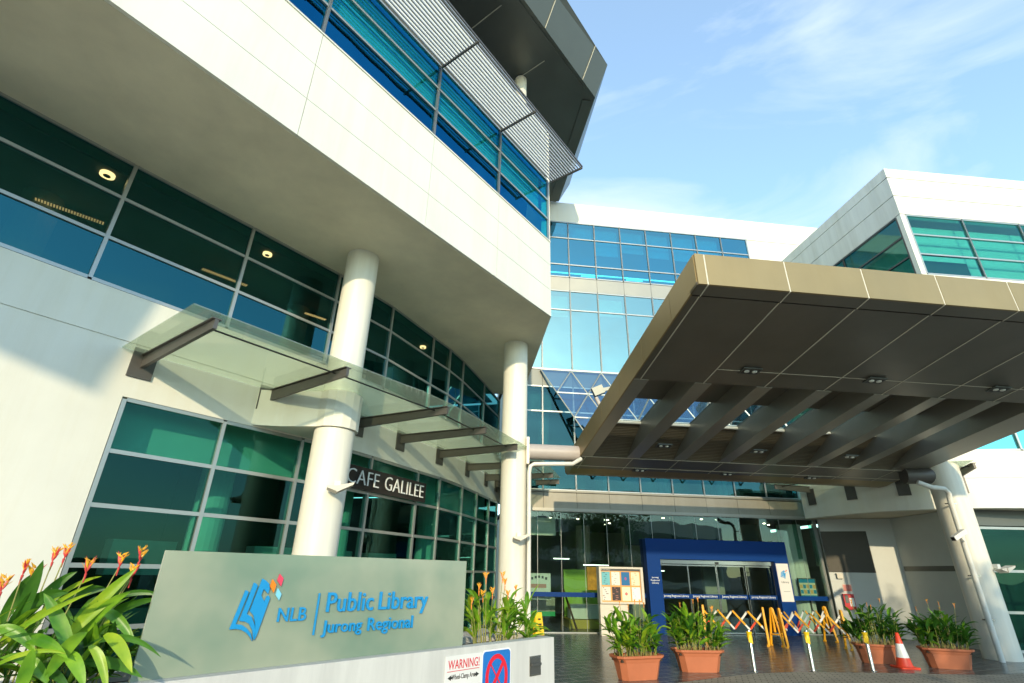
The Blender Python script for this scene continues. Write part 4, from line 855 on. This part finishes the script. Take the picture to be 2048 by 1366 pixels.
def barrier(A, B, n, lab, postA=True, postB=True, H0=.98):
    A = Vector((*A, 0)); B = Vector((*B, 0)); fr, l = frame2(A, B)
    t_ = thing('expanding_barrier', lab, 'barrier', tuple((A + B) / 2), 'yellow expanding barriers across the entrance')
    for ok, u in ((postA, .0), (postB, l)):
        if not ok: continue
        p = MB()
        for s_ in (-1, 1): p.bar(fr.w(u, s_ * .03, H0 - .02), fr.w(u + .02, s_ * .20, .03), .055, .035)
        p.bar(fr.w(u, 0, H0), fr.w(u, 0, .35), .05, .05); p.bar(fr.w(u, -.11, .30), fr.w(u, .11, .30), .04, .03); p.bar(fr.w(u, -.22, .02), fr.w(u, -.15, .02), .07, .04); p.bar(fr.w(u, .22, .02), fr.w(u, .15, .02), .07, .04)
        p.build('end_post', BARR, t_)
    zt, zb = H0 - .12, .38; w_ = l / n
    for k in range(n):
        for (za, zb_, dd, st_) in ((zt, zb, .028, 1), (zb, zt, -.028, 0)):
            a = Vector(fr.w(k * w_, dd, za)); b = Vector(fr.w((k + 1) * w_, dd, zb_)); q = MB(); m1 = a.lerp(b, .5)
            if st_:
                q.bar(a, m1.lerp(b, .5), .014, .05, 0); q.bar(m1.lerp(b, .5), b, .014, .05, 1)
                q.build('slat', [BARR, BWH], t_)
            else:
                q.bar(a, m1.lerp(a, .12), .014, .05, 0); q.bar(m1.lerp(a, .12), b.lerp(m1, .1), .014, .05, 1); q.bar(b.lerp(m1, .1), b, .016, .055, 2); q.bar(m1.lerp(b, -.06), m1.lerp(b, .06), .018, .055, 2)
                q.build('slat', [BRED, BWH, BLACK], t_)
    return t_
barrier((5.95, 17.3), (7.45, 16.6), 4, 'yellow expanding barrier on the left, reaching behind the second trough')
barrier((7.68, 16.55), (9.98, 17.9), 5, 'rear yellow expanding barrier running back to the green glass corner')
barrier((7.80, 16.35), (9.42, 16.1), 4, 'front right yellow expanding barrier ending beside the fire hose cabinet')

# notice board
nb = thing('notice_board', 'cream notice board case with eight posters on a wide pedestal in front of the glass', 'notice board', (3.45, 18.2, 0))
FN = Fr((2.97, 18.25), 84)
CREAM = mat('cream_metal', (.66, .60, .50), .45)
x0, _ = FN.px(1197, 1140); x1, _ = FN.px(1284, 1140)
zt = FN.px(1197, 1133)[1]; zb = FN.px(1200, 1207)[1]; w_ = x1 - x0
MB().box(FN, x0 + .01, x0 + w_ * .62, -.25, -.03, 0, zb).build('pedestal', CREAM, nb)
c_ = MB(); c_.box(FN, x0, x1, -.28, -.02, zb, zt); 
for a, b, c, d in ((x0, x1, zt - .06, zt), (x0, x1, zb, zb + .05), (x0, x0 + .06, zb + .05, zt - .06), (x1 - .08, x1, zb + .05, zt - .06)): c_.box(FN, a, b, -.018, .06, c, d)
c_.build('case', CREAM, nb)
cxa, cxb, cza, czb = x0 + .065, x1 - .085, zb + .055, zt - .065
MB().box(FN, cxa, cxb, -.018, -.010, cza, czb).build('cork', mat('cork_orange', (.80, .38, .12), .8, noise=.1, nscale=30), nb)
MB().box(FN, cxa, cxb, -.009, -.006, czb - .06, czb).build('title_strip', DARKALU, nb); text(nb, 'lettering', 'IN THE LIBRARY', FN, cxa + .02, cxa + .34, czb - .04, czb - .018, -.005, .002, PWHITE)
PC = [[(.15, .45, .50), (.06, .12, .14)], [(.80, .74, .66), (.35, .35, .33)], [(.01, .14, .34), (.35, .08, .25)], [(.80, .72, .50), (.75, .30, .12)], [(.72, .66, .60), (.16, .10, .06)], [(.05, .03, .03), (.45, .18, .14)], [(.80, .74, .52), (.70, .12, .12)], [(.78, .80, .78), (.12, .50, .60)]]
pw_ = (cxb - cxa) / 4; ph = (czb - .07 - cza) / 2
for i in range(8):
    cI, rI = i % 4, i // 4; a = cxa + cI * pw_ + .025; b = a + pw_ - .05; d = czb - .085 - rI * ph; c = d - ph + .05; c0, c1_ = PC[i]
    po = MB(); po.box(FN, a, b, -.009, -.006, c, d, 0); rr = random.Random(i)
    if i == 2: po.face_prism(FN, [((a + b) / 2 + .035 * math.cos(k), (c + d) / 2 + .05 * math.sin(k)) for k in np.linspace(0, 5.8, 12)], -.005, -.004, 1)
    elif i == 6:
        for k in range(5): po.face_prism(FN, [((a + b) / 2 + .028 * math.cos(k * 1.256) + .022 * math.cos(j), (c + d) / 2 + .028 * math.sin(k * 1.256) + .022 * math.sin(j)) for j in np.linspace(0, 5.6, 9)], -.005 + k * .0003, -.0045 + k * .0003, 1)
    else:
        for k in range(7): xx = a + rr.uniform(.01, (b - a) * .5); zz = c + (d - c) * (k + .5) / 7; po.box(FN, xx, min(b - .008, xx + rr.uniform(.03, .09)), -.005, -.0045, zz - .010, zz + .008, 1)
    po.build('poster', [mat('paper', c0, .6), mat('print', c1_, .6)], nb)
# wet floor sign
wf = thing('wet_floor_sign', 'small yellow folding wet floor sign beside the second column', 'sign', FA.w(-.52, .5, 0))
Fw = Fr(FA.w(-.52, .5, 0)[:2], 70)
MB().hexa([Fw.w(-.15, .14, .0), Fw.w(.15, .14, .0), Fw.w(.15, .11, 0), Fw.w(-.15, .11, 0), Fw.w(-.11, .02, .62), Fw.w(.11, .02, .62), Fw.w(.11, 0, .62), Fw.w(-.11, 0, .62)]).hexa([Fw.w(-.15, -.14, .0), Fw.w(.15, -.14, .0), Fw.w(.15, -.11, 0), Fw.w(-.15, -.11, 0), Fw.w(-.11, -.02, .62), Fw.w(.11, -.02, .62), Fw.w(.11, -.001, .62), Fw.w(-.11, -.001, .62)][::1]).build('board', YELT, wf)
MB().box(Fw, -.05, .05, .145, .15, .15, .19).box(Fw, -.06, .06, .13, .135, .28, .32).box(Fw, -.04, .04, .10, .11, .42, .46).build('print', BLACK, wf)
# poster on stand behind the glass on the right
ps = thing('poster_stand', 'blue and cream poster in a dark frame behind the glass right of the portal', 'poster', FA.w(9.0, -.35, 0))
a0, zt = FA.px(1597, 1158, -.3); a1, zb = FA.px(1636, 1194, -.3)
MB().box(FA, a0 - .03, a1 + .06, -.36, -.32, zb - .03, zt + .03).box(FA, (a0 + a1) / 2 - .03, (a0 + a1) / 2 + .03, -.36, -.32, 0.01, zb - .03).build('frame', DARKALU, ps)
MB().box(FA, a0, a1, -.315, -.31, zb, zt).build('sheet', mat('cream_paper', (.75, .74, .55), .6), ps)
q = MB(); q.box(FA, a0, a1, -.309, -.306, zt - .12, zt); q.box(FA, a0, a1, -.309, -.306, zb, zb + .05)
dx = (a1 - a0) / 5
for k in range(5): zz = zt - .3 if k % 2 else zt - .47; q.box(FA, a0 + dx * k + .01, a0 + dx * (k + 1) - .01, -.309, -.306, zz, zz + .12)
q.build('print', mat('poster_blue', (.02, .28, .50), .5), ps)
q = MB()
for k in range(5): zz = zt - .47 if k % 2 else zt - .3; q.box(FA, a0 + dx * k + .01, a0 + dx * (k + 1) - .01, -.309, -.306, zz, zz + .12)
q.build('print', mat('poster_orange', (.80, .45, .18), .5), ps)
# interior things seen through the entrance glass
ct = thing('display_counter', 'white counter with green and orange displays behind the entrance glass', 'counter', FA.w(1.9, -1.6, 0))
MB().box(FA, 1.0, 2.9, -2.0, -1.5, .3, .75).box(FA, 1.0, 2.9, -2.6, -2.5, .3, 1.9, 1).build('counter', [INT_W, mat('lime_panel', (.30, .50, .06), .6)], ct)
MB().box(FA, 1.9, 2.8, -2.48, -2.40, 1.2, 2.0).build('display', mat('glowing_amber_display', (.65, .26, .02), .6, noise=.5, nscale=9, emit=(.8, .35, .05), estr=.25), ct)  # display shelf, with a faint glow put into its colour to brighten it
MB().box(FA, .9, 3.0, -2.6, -1.3, .01, .28).build('platform', mat('ochre_floor', (.55, .40, .06), .7), ct)
gc = thing('reception_desk', 'low desk with bright green base behind the entrance glass near the column', 'desk', FA.w(0, -2, 0))
MB().box(FA, -.6, .5, -2.4, -1.8, .35, .5).build('base', mat('green_base', (.02, .40, .14), .6), gc); MB().box(FA, -.6, .5, -2.4, -1.8, .5, .95).build('top', INT_M, gc)
ea = thing('easel', 'dark timber easel leaning behind the entrance glass left of the notice board', 'easel', FA.w(.8, -.8, 0))
MB().bar(FA.w(.62, -.9, 1.25), FA.w(.98, -.5, .02), .05, .05).bar(FA.w(.62, -.9, 1.25), FA.w(.45, -.6, .02), .04, .04).build('leg', mat('timber', (.10, .05, .02), .6), ea)
wpstr = thing('wall_poster', 'white poster with arched dark lettering inside the glass beside the second column', 'poster', FA.w(-.35, -.3, 1.2))
MB().box(FA, -.75, .05, -.32, -.3, .95, 1.75).build('sheet', mat('poster_white', (.72, .74, .68), .6), wpstr)
q = MB()
for k in range(5): q.box(FA, -.62 + .12 * k, -.55 + .12 * k, -.295, -.29, 1.55 + .05 * math.sin(k * .78), 1.63 + .05 * math.sin(k * .78))
q.build('print', BLACK, wpstr); MB().box(FA, -.7, -.1, -.295, -.29, 1.3, 1.42).box(FA, -.55, -.15, -.295, -.29, 1.02, 1.12).build('print', mat('rose_print', (.55, .25, .20), .6), wpstr)
# fire telephone / hose cabinet etc. on porch wall
fc_ = thing('fire_cabinet', 'red fire cabinet with a white notice on the porch wall', 'fire cabinet', pf.w(.38, .06, .8))
MB().box(pf, .26, .58, .002, .14, .82, 1.30).build('cabinet', RED, fc_); MB().box(pf, .42, .56, .142, .146, .92, 1.18).build('notice', PWHITE, fc_); MB().box(pf, .30, .40, .142, .15, 1.02, 1.26).build('handset', DARKALU, fc_)
rn = thing('fire_notice', 'small red and white instruction notice above the fire cabinet', 'sign', pf.w(.45, .01, 1.5)); MB().box(pf, .33, .60, .002, .008, 1.38, 1.60).build('board', mat('notice_pale', (.72, .45, .36), .6), rn)
q = MB()
for k in range(5): q.box(pf, .35, .58, .009, .010, 1.40 + k * .036, 1.42 + k * .036)
q.build('print', RED, rn)
wb = thing('junction_box', 'small cream junction box on the porch wall under the shutter', 'box', pf.w(.3, .05, 1.85)); MB().box(pf, .22, .40, .002, .10, 1.78, 1.93).build('body', CREAM, wb); MB().box(pf, .20, .42, .002, .11, 1.932, 1.945).build('lid', CREAM, wb)

# floodlights and cameras
def flood(lab, p, yaw, s=1.0):
    t_ = thing('floodlight', lab, 'floodlight', p, 'pale floodlights on the columns'); f = Fr((p[0], p[1]), yaw); z = p[2]
    MB().hexa([f.w(-.16 * s, .06, z), f.w(-.16 * s, .28 * s, z + .02), f.w(.0, .28 * s, z - .03), f.w(.0, .06, z - .05), f.w(-.16 * s, .06, z + .03), f.w(-.16 * s, .28 * s, z + .05), f.w(.0, .28 * s, z + .06), f.w(.0, .06, z + .05)]).hexa([f.w(0, .05, z - .06), f.w(.0, .30 * s, z - .05), f.w(.26 * s, .30 * s, z + .09), f.w(.26 * s, .05, z + .09), f.w(.0, .05, z + .05), f.w(.0, .30 * s, z + .06), f.w(.27 * s, .30 * s, z + .13), f.w(.27 * s, .05, z + .13)]).build('housing', CREAM, t_)
    MB().box(f, -.05, .05, -.02, .10, z + .05, z + .16).build('bracket', WPIPE, t_)
    return t_
p = FB.w(0, 0, 0)
flood('pale floodlight on the first column beside the black cafe sign', (c1[0] + .30, c1[1] - .32, 3.0), 70)
flood('pale floodlight on the second column above the planter wall', (c2[0] + .15, c2[1] - .38, 2.52), 85)
flood('pale floodlight on the big right hand post', (cR[0] + .33, cR[1] - .30, 2.05), 80)
cc = thing('security_camera', 'white bullet camera on the drain pipe of the right hand post', 'camera', (12.05, 14.3, 2.9))
MB().bar((11.55, 14.0, 2.78), (11.95, 14.05, 2.98), .12, .11).build('body', WPIPE, cc); MB().tube([(11.8, 14.06, 2.84), (11.9, 14.1, 2.74), (12.07, 14.28, 2.76)], .018, 8).build('arm', WPIPE, cc); MB().bar((11.53, 13.99, 2.77), (11.549, 13.995, 2.779), .09, .085).build('lens', BLACK, cc)
mc = thing('lamp_arm', 'grey floodlight on a short arm in front of the blue lattice glass', 'floodlight', FA.w(2.7, 1.8, 7.6))
X = lambda x, y: tuple(atY(x, y, 17.0))
MB().bar(X(1186, 786), X(1206, 778), .22, .30).bar(X(1196, 782), X(1225, 776), .10, .12).build('head', GREYM, mc); MB().tube([X(1192, 795), X(1212, 835), X(1216, 860)], .07, 12).build('arm', PIPE, mc)

# ------------------------------------------------------------------ TREES BEHIND THE CAMERA (mirrored in the glass)
bark = mat('bark', (.10, .075, .05), .9, noise=.3, nscale=6)
def tree(x, y, h, r, lab, seed, n=2600, lo=.5):
    rnd = random.Random(seed); t_ = thing('street_tree', lab, 'tree', (x, y, 0), 'trees across the road, mirrored in the glass')
    tk = MB(); tk.tube([(x, y, 0), (x + .1, y, h * .35), (x, y + .1, h * .6)], [.2, .15, .09], 10)
    cs_ = []
    for k in range(9):
        a = rnd.uniform(0, 6.28); rr = rnd.uniform(.2, .75) * r; c = Vector((x + rr * math.cos(a), y + rr * math.sin(a), h * rnd.uniform(lo, .85))); cs_.append(c); tk.tube([(x, y, h * .4), tuple(c)], [.07, .02], 6)
    tk.build('trunk', bark, t_); lf = MB()
    for k in range(n):
        c = rnd.choice(cs_); v = Vector((rnd.gauss(0, 1), rnd.gauss(0, 1), rnd.gauss(0, .7))).normalized() * r * .42 * rnd.uniform(.3, 1) ** .5; p = c + v; s_ = rnd.uniform(.09, .18)
        a = Vector((rnd.gauss(0, 1), rnd.gauss(0, 1), rnd.gauss(0, 1))).normalized() * s_; b = Vector((rnd.gauss(0, 1), rnd.gauss(0, 1), rnd.gauss(0, 1))).normalized() * s_
        lf.add([p, p + a, p + a + b, p + b], [(0, 1, 2, 3)], 0)
    lf.build('crown', LEAFD, t_)
tree(-9, -26, 6.5, 3.2, 'broad tree across the road to the left, seen only mirrored in the glass', 1)
tree(2, -30, 7.0, 3.4, 'broad tree across the road in the middle, seen only mirrored in the glass', 2)
tree(13, -27, 6.5, 3.2, 'broad tree across the road to the right, seen only mirrored in the glass', 3)
tree(13.2, -3.5, 8.6, 4.6, 'large tree behind the viewer on the right, shading the porch and the rightmost troughs', 9, 5200, .3)
ob = thing('office_building', 'low pale office building across the road, seen only mirrored in the entrance glass', 'building', (4, -36, 0))
q = MB(); q.box(WORLD, -40, 45, 34, 44, 0, 8.6); q.build('wall', WHITE, ob)
q = MB(); q.box(WORLD, -39, 44, 33.9, 33.98, 1.0, 3.2); q.box(WORLD, -39, 44, 33.9, 33.98, 4.8, 7.0); q.build('window_band', INT_D, ob)
